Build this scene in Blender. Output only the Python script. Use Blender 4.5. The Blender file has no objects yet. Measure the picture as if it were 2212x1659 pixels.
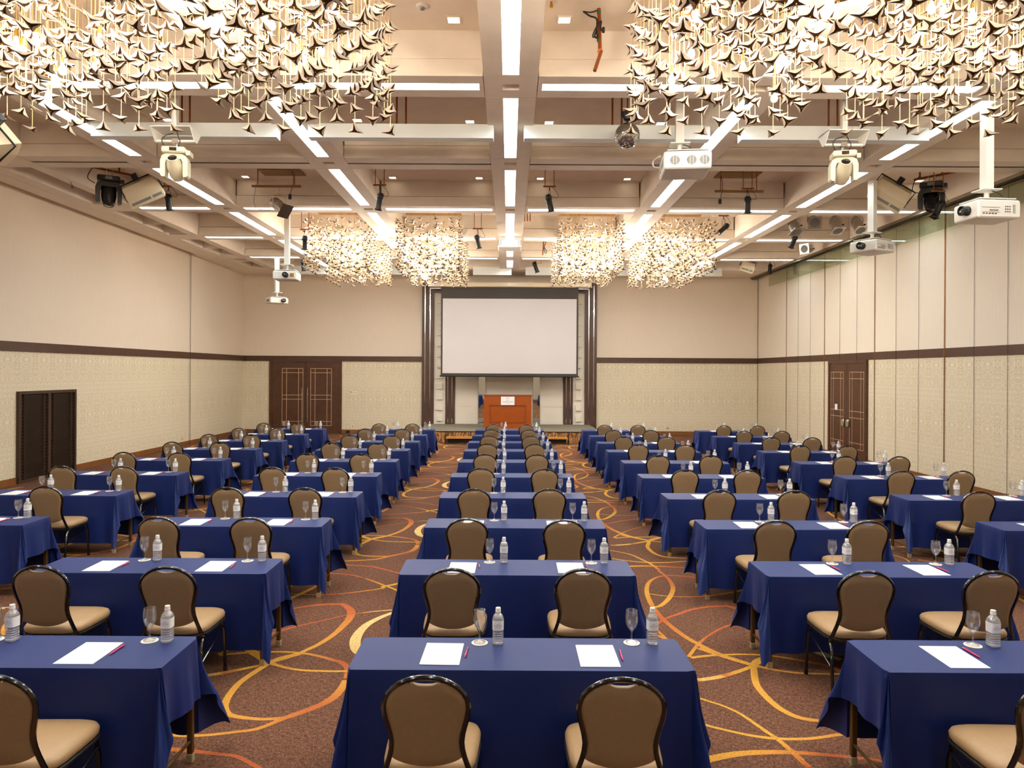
import bpy, math, random
from math import sin, cos, pi, sqrt, radians as R
from mathutils import Vector, Matrix, Euler
random.seed(7)
sc = bpy.context.scene
COL = sc.collection

# ------------------------------------------------------------------ camera
W_, H_ = 2212, 1659
FPX, PX0, PY0, ROLL, CZ = 1540.0, 1100.0, 803.5, 0.0055, 2.245
cam_d = bpy.data.cameras.new('camera'); cam = bpy.data.objects.new('camera', cam_d)
COL.objects.link(cam); sc.camera = cam
cam_d.sensor_width = 36; cam_d.lens = FPX / W_ * 36
cam_d.shift_x = (W_ / 2 - PX0) / W_; cam_d.shift_y = -(H_ / 2 - PY0) / W_
cam_d.clip_start = .05; cam_d.clip_end = 100
cam.location = (0, 0, CZ)
cam.rotation_euler = (Matrix.Rotation(pi / 2, 4, 'X') @ Matrix.Rotation(ROLL, 4, 'Z')).to_euler()

# ------------------------------------------------------------------ world, exposure, render quality
wd = bpy.data.worlds.new('world'); sc.world = wd; wd.use_nodes = True
wd.node_tree.nodes['Background'].inputs[0].default_value = (1, .9, .8, 1)
wd.node_tree.nodes['Background'].inputs[1].default_value = 0.0
sc.view_settings.view_transform = 'Standard'; sc.view_settings.look = 'None'
sc.view_settings.gamma = 1; sc.view_settings.use_curve_mapping = False
sc.view_settings.exposure = 0.45
cy = sc.cycles
cy.use_denoising = True; cy.use_adaptive_sampling = True; cy.adaptive_threshold = .06; cy.adaptive_min_samples = 16
cy.max_bounces = 6; cy.diffuse_bounces = 4; cy.glossy_bounces = 3; cy.transmission_bounces = 4
cy.transparent_max_bounces = 24; cy.sample_clamp_indirect = 4; cy.sample_clamp_direct = 0
cy.caustics_reflective = False; cy.caustics_refractive = False; cy.blur_glossy = 1.0
cy.use_light_tree = True
STRIP_E, BULB_E = 12.5, 210.0
STRIP_C, BULB_C = (.86, .96, 1.0), (1.0, .85, .68)

# ------------------------------------------------------------------ pixel helpers (photo pixel -> point in the room)
def ray(px, py):
    dx, dy = px - PX0, py - PY0
    return (dx + ROLL * dy) / FPX, -(dy - ROLL * dx) / FPX
def atD(px, py, D):
    a, b = ray(px, py); return Vector((a * D, D, CZ + b * D))
def atZ(px, py, z):
    a, b = ray(px, py); D = (z - CZ) / b; return Vector((a * D, D, z))
def proj(p):
    dx = p[0] / p[1] * FPX; dy = -(p[2] - CZ) / p[1] * FPX
    return PX0 + dx - ROLL * dy, PY0 + dy + ROLL * dx

# ------------------------------------------------------------------ materials
MATS = {}
def srgb(c):
    return tuple(((x / 255) / 12.92 if x / 255 <= .04045 else ((x / 255 + .055) / 1.055) ** 2.4) for x in c) + (1,)
def mat(name, col, rough=.5, metal=0., emit=None, es=0., spec=.5, noise=0., nscale=20., coat=0., bump=0., bscale=200., sheen=0.):
    if name in MATS: return MATS[name]
    m = bpy.data.materials.new(name); m.use_nodes = True; nt = m.node_tree
    b = nt.nodes['Principled BSDF']
    b.inputs['Roughness'].default_value = rough; b.inputs['Metallic'].default_value = metal
    b.inputs['Specular IOR Level'].default_value = spec; b.inputs['Coat Weight'].default_value = coat
    b.inputs['Sheen Weight'].default_value = sheen
    c = srgb(col); b.inputs['Base Color'].default_value = c
    tc = nt.nodes.new('ShaderNodeTexCoord')
    if noise:
        n = nt.nodes.new('ShaderNodeTexNoise'); n.inputs['Scale'].default_value = nscale; n.inputs['Detail'].default_value = 4
        nt.links.new(tc.outputs['Object'], n.inputs['Vector'])
        r = nt.nodes.new('ShaderNodeValToRGB')
        r.color_ramp.elements[0].position = .3; r.color_ramp.elements[1].position = .7
        r.color_ramp.elements[0].color = tuple(x * (1 - noise) for x in c[:3]) + (1,)
        r.color_ramp.elements[1].color = tuple(min(1, x * (1 + noise)) for x in c[:3]) + (1,)
        nt.links.new(n.outputs['Fac'], r.inputs['Fac']); nt.links.new(r.outputs['Color'], b.inputs['Base Color'])
    if bump:
        n = nt.nodes.new('ShaderNodeTexNoise'); n.inputs['Scale'].default_value = bscale
        nt.links.new(tc.outputs['Object'], n.inputs['Vector'])
        bp = nt.nodes.new('ShaderNodeBump'); bp.inputs['Strength'].default_value = bump; bp.inputs['Distance'].default_value = .002
        nt.links.new(n.outputs['Fac'], bp.inputs['Height']); nt.links.new(bp.outputs['Normal'], b.inputs['Normal'])
    if emit:
        b.inputs['Emission Color'].default_value = tuple(emit) + (1,); b.inputs['Emission Strength'].default_value = es
    MATS[name] = m; return m
def clear(name, tint=(255, 255, 255), base=.06, edge=.75, rough=.03, milky=0.):
    """thin clear sheet: passes light straight, reflects at grazing angles"""
    m = bpy.data.materials.new(name); m.use_nodes = True; nt = m.node_tree; nt.nodes.clear()
    o = nt.nodes.new('ShaderNodeOutputMaterial'); t = nt.nodes.new('ShaderNodeBsdfTransparent'); g = nt.nodes.new('ShaderNodeBsdfGlossy')
    t.inputs['Color'].default_value = srgb(tint); g.inputs['Roughness'].default_value = rough
    lw = nt.nodes.new('ShaderNodeLayerWeight'); lw.inputs['Blend'].default_value = .5
    p = nt.nodes.new('ShaderNodeMath'); p.operation = 'POWER'; p.inputs[1].default_value = 3.0
    k = nt.nodes.new('ShaderNodeMapRange'); k.inputs['To Min'].default_value = base; k.inputs['To Max'].default_value = edge
    nt.links.new(lw.outputs['Facing'], p.inputs[0]); nt.links.new(p.outputs[0], k.inputs['Value'])
    mx = nt.nodes.new('ShaderNodeMixShader')
    nt.links.new(k.outputs['Result'], mx.inputs[0]); nt.links.new(t.outputs[0], mx.inputs[1]); nt.links.new(g.outputs[0], mx.inputs[2])
    last = mx
    if milky:
        d = nt.nodes.new('ShaderNodeBsdfDiffuse'); d.inputs['Color'].default_value = (.9, .9, .9, 1)
        m2 = nt.nodes.new('ShaderNodeMixShader'); m2.inputs[0].default_value = milky
        nt.links.new(mx.outputs[0], m2.inputs[1]); nt.links.new(d.outputs[0], m2.inputs[2]); last = m2
    nt.links.new(last.outputs[0], o.inputs['Surface']); MATS[name] = m; return m

M_ceil = mat('ceiling_paint', (244, 228, 208), .75, noise=.03, nscale=3)
M_beam = mat('beam_paint', (240, 228, 212), .7, noise=.03, nscale=4)
M_dark = mat('groove_dark', (52, 44, 36), .7)
M_strip = mat('strip_diffuser', (250, 252, 255), .6, emit=STRIP_C, es=STRIP_E)
M_housing = mat('strip_housing', (238, 244, 244), .5)
M_bulb = mat('bulb_glass_lit', (255, 240, 215), .4, emit=BULB_C, es=BULB_E)
M_brass = mat('polished_brass', (214, 160, 72), .22, 1.)
M_rod = mat('pale_brass_rod', (240, 205, 140), .35, .8)
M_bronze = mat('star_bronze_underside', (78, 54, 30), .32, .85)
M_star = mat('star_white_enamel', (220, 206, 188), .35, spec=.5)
M_down = mat('downlight_glow', (255, 246, 230), .5, emit=(1, .86, .66), es=5.0)
M_wood = mat('walnut_veneer', (80, 49, 31), .42, noise=.18, nscale=6, bump=.1)
M_trimwood = mat('band_wood', (76, 50, 36), .45, noise=.12, nscale=5)
M_base = mat('baseboard_wood', (128, 80, 36), .45, noise=.12, nscale=6)
M_inlay = mat('pale_metal_inlay', (222, 190, 160), .35, .6)
M_silver = mat('brushed_steel', (190, 186, 178), .28, .9)
M_chrome = mat('chrome', (225, 225, 225), .12, 1.)
M_gold = mat('gold_edge', (170, 112, 52), .3, .8)
M_rail = mat('rail_metal', (150, 138, 112), .35, .7)
M_louver = mat('louver_brown', (70, 50, 36), .5, .2)
M_black = mat('black_metal_gloss', (8, 7, 6), .18, .0, spec=.7, coat=.5)
M_blackp = mat('black_plastic', (18, 17, 17), .42)
M_cable = mat('cable_black', (16, 14, 13), .5)
M_cream = mat('cream_plastic', (228, 220, 190), .4)
M_white = mat('white_plastic', (236, 232, 222), .4)
M_offw = mat('speaker_cream', (206, 186, 152), .55)
M_grey = mat('vent_grey', (120, 118, 112), .5)
M_lens = mat('lens_glass', (14, 12, 16), .05, spec=1.0, coat=1.)
M_rust = mat('copper_pipe', (150, 82, 38), .4, .5, noise=.15, nscale=15)
M_pipe = mat('bronze_pipe', (150, 112, 66), .35, .8)
M_green = mat('green_tape', (24, 110, 72), .5)
M_orange = mat('orange_cap', (226, 130, 46), .5)
M_chair = mat('tan_vinyl', (150, 124, 92), .42, noise=.05, nscale=60, bump=.05, bscale=300)
M_seat = mat('seat_vinyl', (172, 142, 104), .4, noise=.03, nscale=40)
M_skirt = mat('under_seat_black', (9, 8, 8), .6)
M_leg = mat('bronze_leg', (112, 88, 52), .35, .7)
M_foot = mat('foot_cap_clear', (168, 150, 112), .35)
M_ply = mat('table_top_laminate', (150, 130, 100), .5)
M_paper = mat('white_paper', (240, 240, 242), .7)
M_ink = mat('grey_pink_ink', (196, 176, 182), .7)
M_red = mat('red_ink', (150, 52, 60), .6)
M_navyink = mat('dark_ink', (96, 74, 90), .6)
M_coaster = mat('white_coaster', (248, 242, 228), .6)
M_pen = mat('magenta_pen', (196, 24, 92), .25, coat=.4)
M_cap = mat('bottle_cap_white', (244, 242, 236), .4)
M_label = mat('bottle_label', (252, 252, 252), .5)
M_screen = mat('screen_fabric', (206, 202, 202), .8)
M_border = mat('screen_black_border', (58, 52, 48), .7)
M_cherry = mat('cherry_veneer', (152, 72, 14), .28, noise=.08, nscale=4, coat=.3)
M_cherryd = mat('cherry_edge', (122, 50, 10), .3, coat=.3)
M_stage = mat('stage_carpet', (132, 124, 108), .95, noise=.06, nscale=80)
M_step = mat('step_tread_wood', (190, 132, 56), .5, noise=.1, nscale=10)
M_panel = mat('stage_wall_panel', (236, 228, 214), .6)
M_mirror = mat('mirror', (225, 225, 222), .02, 1.)
M_housew = mat('screen_case_cream', (222, 206, 178), .3, coat=.3)
M_plate = mat('brown_ceiling_plate', (150, 112, 54), .3, .7)
M_glass = clear('wine_glass_clear', base=.10, edge=1.0, milky=.04)
M_pet = clear('bottle_plastic_clear', base=.28, edge=.9, rough=.1, milky=.18)
M_pane = clear('smoke_glass_pane', (236, 240, 230), base=.10, edge=.42, rough=.01)

def lnk(nt, a, b): nt.links.new(a, b)
def wall_upper_mat(name, col):
    m = mat(name, col, .8); nt = m.node_tree; b = nt.nodes['Principled BSDF']
    tc = nt.nodes.new('ShaderNodeTexCoord'); mp = nt.nodes.new('ShaderNodeMapping'); mp.inputs['Scale'].default_value = (60, 60, 2.5)
    n = nt.nodes.new('ShaderNodeTexNoise'); n.inputs['Scale'].default_value = 1; n.inputs['Detail'].default_value = 3
    lnk(nt, tc.outputs['Object'], mp.inputs[0]); lnk(nt, mp.outputs[0], n.inputs['Vector'])
    r = nt.nodes.new('ShaderNodeValToRGB'); c = srgb(col)
    r.color_ramp.elements[0].position = .35; r.color_ramp.elements[1].position = .65
    r.color_ramp.elements[0].color = tuple(x * .975 for x in c[:3]) + (1,); r.color_ramp.elements[1].color = tuple(min(1, x * 1.015) for x in c[:3]) + (1,)
    lnk(nt, n.outputs['Fac'], r.inputs[0]); lnk(nt, r.outputs[0], b.inputs['Base Color']); return m
M_wallup = wall_upper_mat('wall_fabric', (230, 215, 196))
M_wallR = wall_upper_mat('partition_fabric', (236, 224, 206))
def damask():
    m = mat('damask_wallpaper', (204, 190, 158), .75); nt = m.node_tree; b = nt.nodes['Principled BSDF']
    tc = nt.nodes.new('ShaderNodeTexCoord'); sp = nt.nodes.new('ShaderNodeSeparateXYZ'); lnk(nt, tc.outputs['Object'], sp.inputs[0])
    def mth(op, a, bb=None, v=None):
        n = nt.nodes.new('ShaderNodeMath'); n.operation = op; lnk(nt, a, n.inputs[0])
        if bb is not None: lnk(nt, bb, n.inputs[1])
        if v is not None: n.inputs[1].default_value = v
        return n.outputs[0]
    h = mth('ADD', sp.outputs[0], sp.outputs[1])
    hh = mth('PINGPONG', h, v=.27); vv = mth('PINGPONG', sp.outputs[2], v=.61)
    cb = nt.nodes.new('ShaderNodeCombineXYZ'); lnk(nt, hh, cb.inputs[0]); lnk(nt, vv, cb.inputs[1])
    n1 = nt.nodes.new('ShaderNodeTexNoise'); n1.inputs['Scale'].default_value = 13; n1.inputs['Detail'].default_value = 2.5; n1.inputs['Distortion'].default_value = 2.6
    lnk(nt, cb.outputs[0], n1.inputs['Vector'])
    r = nt.nodes.new('ShaderNodeValToRGB'); cr = r.color_ramp
    cols = [(.0, (230, 221, 198)), (.40, (227, 217, 191)), (.455, (188, 166, 124)), (.49, (226, 215, 188)), (.56, (242, 236, 218)), (.60, (190, 166, 122)), (.64, (229, 219, 193))]
    cr.elements[0].position = 0; cr.elements[0].color = srgb(cols[0][1]); cr.elements[1].position = 1; cr.elements[1].color = srgb((230, 221, 198))
    for p, c in cols[1:]:
        e = cr.elements.new(p); e.color = srgb(c)
    lnk(nt, n1.outputs['Fac'], r.inputs[0])
    n2 = nt.nodes.new('ShaderNodeTexNoise'); n2.inputs['Scale'].default_value = 60; lnk(nt, cb.outputs[0], n2.inputs['Vector'])
    r2 = nt.nodes.new('ShaderNodeValToRGB'); r2.color_ramp.elements[0].position = .68; r2.color_ramp.elements[1].position = .74
    r2.color_ramp.elements[0].color = (1, 1, 1, 1); r2.color_ramp.elements[1].color = (.72, .66, .55, 1)
    lnk(nt, n2.outputs['Fac'], r2.inputs[0])
    mx = nt.nodes.new('ShaderNodeMixRGB'); mx.blend_type = 'MULTIPLY'; mx.inputs[0].default_value = 1
    lnk(nt, r.outputs[0], mx.inputs[1]); lnk(nt, r2.outputs[0], mx.inputs[2]); lnk(nt, mx.outputs[0], b.inputs['Base Color']); return m
M_damask = damask()
def weave(name, lo, hi, attr=False):
    m = mat(name, lo, .95, spec=.1); nt = m.node_tree; b = nt.nodes['Principled BSDF']
    tc = nt.nodes.new('ShaderNodeTexCoord')
    outs = []
    for sx, sy in ((30, 220), (220, 30)):
        mp = nt.nodes.new('ShaderNodeMapping'); mp.inputs['Scale'].default_value = (sx, sy, 1)
        n = nt.nodes.new('ShaderNodeTexNoise'); n.inputs['Scale'].default_value = 1; n.inputs['Detail'].default_value = 2
        lnk(nt, tc.outputs['Object'], mp.inputs[0]); lnk(nt, mp.outputs[0], n.inputs['Vector']); outs.append(n.outputs['Fac'])
    mx = nt.nodes.new('ShaderNodeMath'); mx.operation = 'MAXIMUM' ; lnk(nt, outs[0], mx.inputs[0]); lnk(nt, outs[1], mx.inputs[1])
    r = nt.nodes.new('ShaderNodeValToRGB'); r.color_ramp.elements[0].position = .48; r.color_ramp.elements[1].position = .66
    r.color_ramp.elements[0].color = srgb(lo); r.color_ramp.elements[1].color = srgb(hi)
    lnk(nt, mx.outputs[0], r.inputs[0])
    if attr:
        a = nt.nodes.new('ShaderNodeAttribute'); a.attribute_name = 'Col'
        n3 = nt.nodes.new('ShaderNodeTexNoise'); n3.inputs['Scale'].default_value = 230; n3.inputs['Detail'].default_value = 0
        lnk(nt, tc.outputs['Object'], n3.inputs['Vector'])
        r3 = nt.nodes.new('ShaderNodeValToRGB'); r3.color_ramp.elements[0].position = .34; r3.color_ramp.elements[1].position = .44
        r3.color_ramp.elements[0].color = (.35, .32, .3, 1); r3.color_ramp.elements[1].color = (1, 1, 1, 1)
        lnk(nt, n3.outputs['Fac'], r3.inputs[0])
        mm = nt.nodes.new('ShaderNodeMixRGB'); mm.blend_type = 'MULTIPLY'; mm.inputs[0].default_value = 1
        lnk(nt, a.outputs['Color'], mm.inputs[1]); lnk(nt, r3.outputs[0], mm.inputs[2]); lnk(nt, mm.outputs[0], b.inputs['Base Color'])
    else:
        lnk(nt, r.outputs[0], b.inputs['Base Color'])
    return m
M_carpet = weave('carpet_brown_weave', (70, 50, 40), (138, 96, 74))
M_rings = weave('carpet_ring_yarn', (52, 36, 27), (112, 70, 50), True)
def cloth_mat():
    m = mat('navy_tablecloth', (13, 31, 92), .5, spec=.5, sheen=.12); nt = m.node_tree; b = nt.nodes['Principled BSDF']
    b.inputs['Sheen Tint'].default_value = (.25, .4, 1, 1); b.inputs['Specular Tint'].default_value = (.6, .75, 1, 1)
    tc = nt.nodes.new('ShaderNodeTexCoord'); n = nt.nodes.new('ShaderNodeTexNoise'); n.inputs['Scale'].default_value = 350
    lnk(nt, tc.outputs['Object'], n.inputs['Vector']); bp = nt.nodes.new('ShaderNodeBump'); bp.inputs['Strength'].default_value = .12; bp.inputs['Distance'].default_value = .001
    lnk(nt, n.outputs['Fac'], bp.inputs['Height']); lnk(nt, bp.outputs[0], b.inputs['Normal']); return m
M_cloth = cloth_mat()
def skirt_mat():
    m = mat('stage_skirt_fabric', (150, 98, 46), .6); nt = m.node_tree; b = nt.nodes['Principled BSDF']
    tc = nt.nodes.new('ShaderNodeTexCoord'); mp = nt.nodes.new('ShaderNodeMapping'); mp.inputs['Scale'].default_value = (9, 9, 3)
    n = nt.nodes.new('ShaderNodeTexNoise'); n.inputs['Scale'].default_value = 1.3; n.inputs['Detail'].default_value = 3; n.inputs['Distortion'].default_value = 2
    lnk(nt, tc.outputs['Object'], mp.inputs[0]); lnk(nt, mp.outputs[0], n.inputs['Vector'])
    r = nt.nodes.new('ShaderNodeValToRGB'); r.color_ramp.elements[0].position = .42; r.color_ramp.elements[1].position = .6
    r.color_ramp.elements[0].color = srgb((92, 58, 28)); r.color_ramp.elements[1].color = srgb((190, 138, 78))
    lnk(nt, n.outputs['Fac'], r.inputs[0]); lnk(nt, r.outputs[0], b.inputs['Base Color']); return m
M_skirtf = skirt_mat()

# ------------------------------------------------------------------ mesh builder
class MB:
    def __init__(s): s.v = []; s.f = []; s.m = []; s.mats = []
    def mi(s, m):
        if m not in s.mats: s.mats.append(m)
        return s.mats.index(m)
    def add(s, vs, fs, m=None, M=None):
        o = len(s.v); k = s.mi(m) if m else 0
        if M is not None: vs = [M @ Vector(v) for v in vs]
        s.v += [tuple(v) for v in vs]; s.f += [tuple(i + o for i in f) for f in fs]; s.m += [k] * len(fs); return s
    def box(s, x0, x1, y0, y1, z0, z1, m=None, M=None):
        vs = [(x, y, z) for z in (z0, z1) for y in (y0, y1) for x in (x0, x1)]
        return s.add(vs, [(0, 2, 3, 1), (4, 5, 7, 6), (0, 1, 5, 4), (1, 3, 7, 5), (3, 2, 6, 7), (2, 0, 4, 6)], m, M)
    def rbox(s, x0, x1, y0, y1, z0, z1, r, m=None, M=None, ax='z', n=4):
        """box with corners rounded about one axis and bevelled rims"""
        if ax == 'z': a0, a1, b0, b1, c0, c1 = x0, x1, y0, y1, z0, z1; T = lambda a, b, c: (a, b, c)
        elif ax == 'y': a0, a1, b0, b1, c0, c1 = z0, z1, x0, x1, y0, y1; T = lambda a, b, c: (b, c, a)
        else: a0, a1, b0, b1, c0, c1 = y0, y1, z0, z1, x0, x1; T = lambda a, b, c: (c, a, b)
        def ring(inset, c):
            rr = max(r - inset, .0008); out = []
            for q, (ca, cb) in enumerate(((a1 - r, b1 - r), (a0 + r, b1 - r), (a0 + r, b0 + r), (a1 - r, b0 + r))):
                for i in range(n + 1):
                    t = (q + i / n) * pi / 2; out.append(T(ca + rr * cos(t), cb + rr * sin(t), c))
            return out
        e = min(r * .5, (c1 - c0) * .3)
        rings = [ring(e, c0), ring(0, c0 + e), ring(0, c1 - e), ring(e, c1)]
        return s.loft(rings, m, M, True, True)
    def loft(s, rings, m=None, M=None, cap0=False, cap1=False, closed=True):
        n = len(rings[0]); vs = [p for r_ in rings for p in r_]; fs = []
        for i in range(len(rings) - 1):
            for j in range(n if closed else n - 1):
                a, b = i * n + j, i * n + (j + 1) % n; fs.append((a, b, b + n, a + n))
        if cap0: fs.append(tuple(range(n))[::-1])
        if cap1: fs.append(tuple(range((len(rings) - 1) * n, len(rings) * n)))
        return s.add(vs, fs, m, M)
    def lathe(s, prof, m=None, M=None, n=20, cap0=True, cap1=True):
        return s.loft([[(r * cos(2 * pi * k / n), r * sin(2 * pi * k / n), z) for k in range(n)] for r, z in prof], m, M, cap0, cap1)
    def tube(s, pts, r, m=None, n=8, M=None, cap=True, closed=False):
        P = [Vector(p) for p in pts]; rings = []; up = None; N = len(P)
        for i, p in enumerate(P):
            d = ((P[(i + 1) % N] - P[i - 1]) if closed else (P[min(i + 1, N - 1)] - P[max(i - 1, 0)]))
            if d.length < 1e-9: d = Vector((0, 0, 1))
            d.normalize()
            if up is None: up = Vector((0, 0, 1)) if abs(d.z) < .9 else Vector((1, 0, 0))
            a = up - d * up.dot(d)
            if a.length < 1e-6: a = d.orthogonal()
            a.normalize(); b = d.cross(a); up = a
            rr = r[i] if isinstance(r, (list, tuple)) else r
            rings.append([p + (a * cos(2 * pi * k / n) + b * sin(2 * pi * k / n)) * rr for k in range(n)])
        if closed: rings.append(rings[0]); cap = False
        return s.loft(rings, m, M, cap, cap)
    def ball(s, c, r, m=None, n=12, k=8, M=None):
        return s.lathe([(max(r * sin(pi * i / k), r * .02), -r * cos(pi * i / k)) for i in range(k + 1)], m, (M or Matrix()) @ Matrix.Translation(c), n)
    def poly(s, pts, h, m=None, M=None):
        """outline in xy extruded 0..h in z"""
        n = len(pts); vs = [(x, y, 0) for x, y in pts] + [(x, y, h) for x, y in pts]
        fs = [tuple(range(n))[::-1], tuple(range(n, 2 * n))] + [(i, (i + 1) % n, (i + 1) % n + n, i + n) for i in range(n)]
        return s.add(vs, fs, m, M)
    def mesh(s, name, mt=None, smooth=True, ang=38):
        me = bpy.data.meshes.new(name); me.from_pydata(s.v, [], s.f)
        if mt: me.materials.append(mt)
        for q in s.mats: me.materials.append(q)
        if s.mats and not mt: me.polygons.foreach_set('material_index', s.m)
        me.update()
        if smooth:
            me.polygons.foreach_set('use_smooth', [True] * len(me.polygons)); me.set_sharp_from_angle(angle=R(ang))
        return me
    def obj(s, name, mt=None, parent=None, smooth=True, ang=38, loc=None, M=None):
        return link(name, s.mesh(name, mt, smooth, ang), parent, loc, M)
def link(name, me, parent=None, loc=None, M=None):
    o = bpy.data.objects.new(name, me); COL.objects.link(o)
    if parent: o.parent = parent
    if loc is not None: o.location = loc
    if M is not None: o.matrix_basis = M
    return o
def tag(o, label, cat, group=None, kind=None):
    o['label'] = label; o['category'] = cat
    if group: o['group'] = group
    if kind: o['kind'] = kind
    return o
def thing(name, label, cat, loc=(0, 0, 0), rz=0., group=None, rot=None):
    o = bpy.data.objects.new(name, None); COL.objects.link(o); o.location = loc
    o.rotation_euler = rot if rot is not None else (0, 0, rz); o.empty_display_size = .1
    return tag(o, label, cat, group)
def struct(o): o['kind'] = 'structure'; return o
def kids(o): return list(o.children)
def copy_tree(o, parent=None):
    c = o.copy(); COL.objects.link(c); c.parent = parent
    for ch in kids(o): copy_tree(ch, c)
    return c
def text_mesh(name, lines, mt):
    """lines: (text, size, x, y); flat text in xy, thin"""
    mb = MB()
    for t, size, x, y in lines:
        cu = bpy.data.curves.new('t', 'FONT'); cu.body = t; cu.size = size; cu.align_x = 'CENTER'; cu.resolution_u = 2
        ob = bpy.data.objects.new('t', cu); COL.objects.link(ob)
        dg = bpy.context.evaluated_depsgraph_get(); me = ob.evaluated_get(dg).to_mesh()
        mb.add([(v.co.x + x, v.co.y + y, 0) for v in me.vertices], [tuple(p.vertices) for p in me.polygons])
        ob.evaluated_get(dg).to_mesh_clear(); bpy.data.objects.remove(ob); bpy.data.curves.remove(cu)
    return mb.mesh(name, mt, False)

# ------------------------------------------------------------------ room shell
XL, XR, YB, YF, ZB, ZC = -9.63, 9.0, 25.8, -6.5, 5.70, 6.245
YBX = [0, -3.025, 3.025, -6.05, 6.05]
CR = [-4.47, -1.2, 2.1, 5.37, 8.65, 11.87, 15.22, 18.53, 21.74]
BH = .32
# floor with the ring pattern woven in
def carpet():
    mb = MB(); mb.box(XL - .1, XR + .1, YF - .1, YB + .1, -.05, 0, M_carpet)
    curves = []
    def C(off, s, pts):  # pts: (x, y, width_m, colour 0 yellow..1 orange, 2 cream)
        out = []
        for x, y, w, c in pts:
            p = atZ(off[0] + x / s, off[1] + y / s, 0); out.append((p.x, p.y, w, c))
        return out
    def J(a, b):
        i, j = round((a[-1][0] - b[0][0]) / 3.72), round((a[-1][1] - b[0][1]) / 4.05)
        curves.append(a + [(x + 3.72 * i, y + 4.05 * j, w, c) for x, y, w, c in b])
    A = ((1380, 1400), 3.814); B = ((1300, 1180), 3.95); L4 = ((560, 1160), 6.38); L3 = ((380, 1400), 4.608)
    q_ = []
    q_.append(C(*A, [(950, 130, .03, 0), (948, 180, .05, 0), (965, 290, .05, 0), (1020, 370, .05, 0), (1100, 450, .05, 0), (1200, 520, .05, 0), (1350, 580, .045, .2)]))
    q_.append(C(*A, [(490, 0, .05, .3), (650, 55, .055, .2), (900, 130, .055, 0), (1000, 155, .04, .2), (1150, 185, .03, .3), (1300, 205, .03, .1), (1450, 212, .03, 0), (1650, 215, .03, 0), (1850, 205, .03, 0)]))
    q_.append(C(*A, [(430, 80, .04, 0), (550, 65, .035, 0), (700, 55, .03, 0), (900, 52, .03, 0), (1100, 65, .03, .2), (1300, 95, .035, .6), (1450, 125, .04, .9), (1600, 155, .045, 1)]))
    q_.append(C(*L3, [(1620, 130, .045, 1), (1680, 165, .05, 1), (1715, 220, .05, .9), (1700, 300, .05, .7)]))
    q_.append(C(*A, [(420, 265, .05, 0), (530, 260, .05, 1.6), (680, 235, .05, 1.2), (800, 200, .045, 0), (900, 165, .04, 0), (1000, 115, .04, 0), (1090, 60, .04, .3)]))
    q_.append(C(*A, [(400, 385, .02, 0), (580, 440, .022, 0), (700, 480, .022, 0), (830, 540, .025, 0), (950, 620, .028, 0), (1050, 690, .03, 0), (1120, 735, .03, 0), (1200, 800, .035, .2), (1300, 890, .04, .6), (1400, 985, .04, 1)]))
    q_.append(C(*A, [(500, 620, .025, 0), (630, 655, .025, 0), (800, 695, .027, 0), (950, 725, .03, 0), (1120, 745, .032, 0), (1300, 750, .03, 0), (1450, 742, .03, .1), (1600, 720, .03, .3), (1750, 690, .035, .4), (1850, 655, .03, .5), (1960, 605, .03, .6)]))
    q_.append(C(*A, [(380, 985, .06, 0), (550, 925, .062, 0), (700, 890, .06, 0), (850, 868, .055, .1), (1000, 860, .052, .2), (1200, 858, .045, .5), (1400, 868, .04, .8), (1600, 885, .035, 1), (1800, 905, .03, 1), (2010, 935, .03, 1), (2200, 972, .03, 1), (2350, 1010, .03, 1)]))
    q_.append(C(*B, [(480, 205, .03, .8), (560, 270, .035, 1), (600, 330, .045, .8), (605, 380, .05, .3), (570, 450, .05, 0), (500, 510, .045, 0), (440, 520, .04, .1)]))
    q_.append(C(*B, [(880, 285, .022, 1), (750, 262, .025, 1), (600, 250, .028, 1), (500, 258, .03, .9), (430, 285, .035, .6), (390, 330, .042, .2), (385, 400, .048, 0), (410, 470, .05, .3), (450, 540, .05, .8), (520, 620, .05, 1), (600, 690, .05, .8), (700, 765, .05, .5), (830, 840, .052, .3), (1000, 920, .05, .1), (1150, 970, .045, 0)]))
    q_.append(C(*B, [(400, 405, .02, 0), (500, 420, .02, 0), (600, 428, .02, .2), (750, 432, .022, .8), (900, 425, .03, 1), (1050, 405, .03, .6), (1200, 375, .03, .2)]))
    q_.append(C(*B, [(330, 745, .03, 1), (450, 680, .03, 1), (540, 620, .03, 1), (650, 580, .035, 1), (750, 545, .04, 1), (900, 518, .045, 1), (1050, 512, .045, 1), (1200, 525, .04, 1)]))
    q_.append(C(*B, [(740, 945, .03, 0), (820, 840, .03, .5), (900, 770, .025, 1), (1000, 710, .025, 1), (1100, 670, .022, 1), (1180, 645, .022, 1)]))
    q_.append(C(*B, [(450, 700, .025, .8), (500, 745, .025, .5), (560, 800, .025, .2)]))
    q_.append(C(*L4, [(200, 1060, .03, 1), (430, 985, .03, 1), (600, 945, .035, 1), (800, 915, .035, 1), (1000, 905, .04, 1), (1150, 930, .055, 1), (1240, 985, .07, 1), (1270, 1050, .075, .9), (1240, 1130, .07, .7), (1180, 1200, .065, .6), (1080, 1300, .055, .4), (950, 1400, .05, .3), (800, 1490, .045, .1), (650, 1560, .045, 0), (560, 1600, .04, 0), (400, 1640, .04, 0), (280, 1670, .04, 0)]))
    q_.append(C(*L3, [(1050, 100, .035, 0), (930, 140, .04, 0)]))
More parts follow.
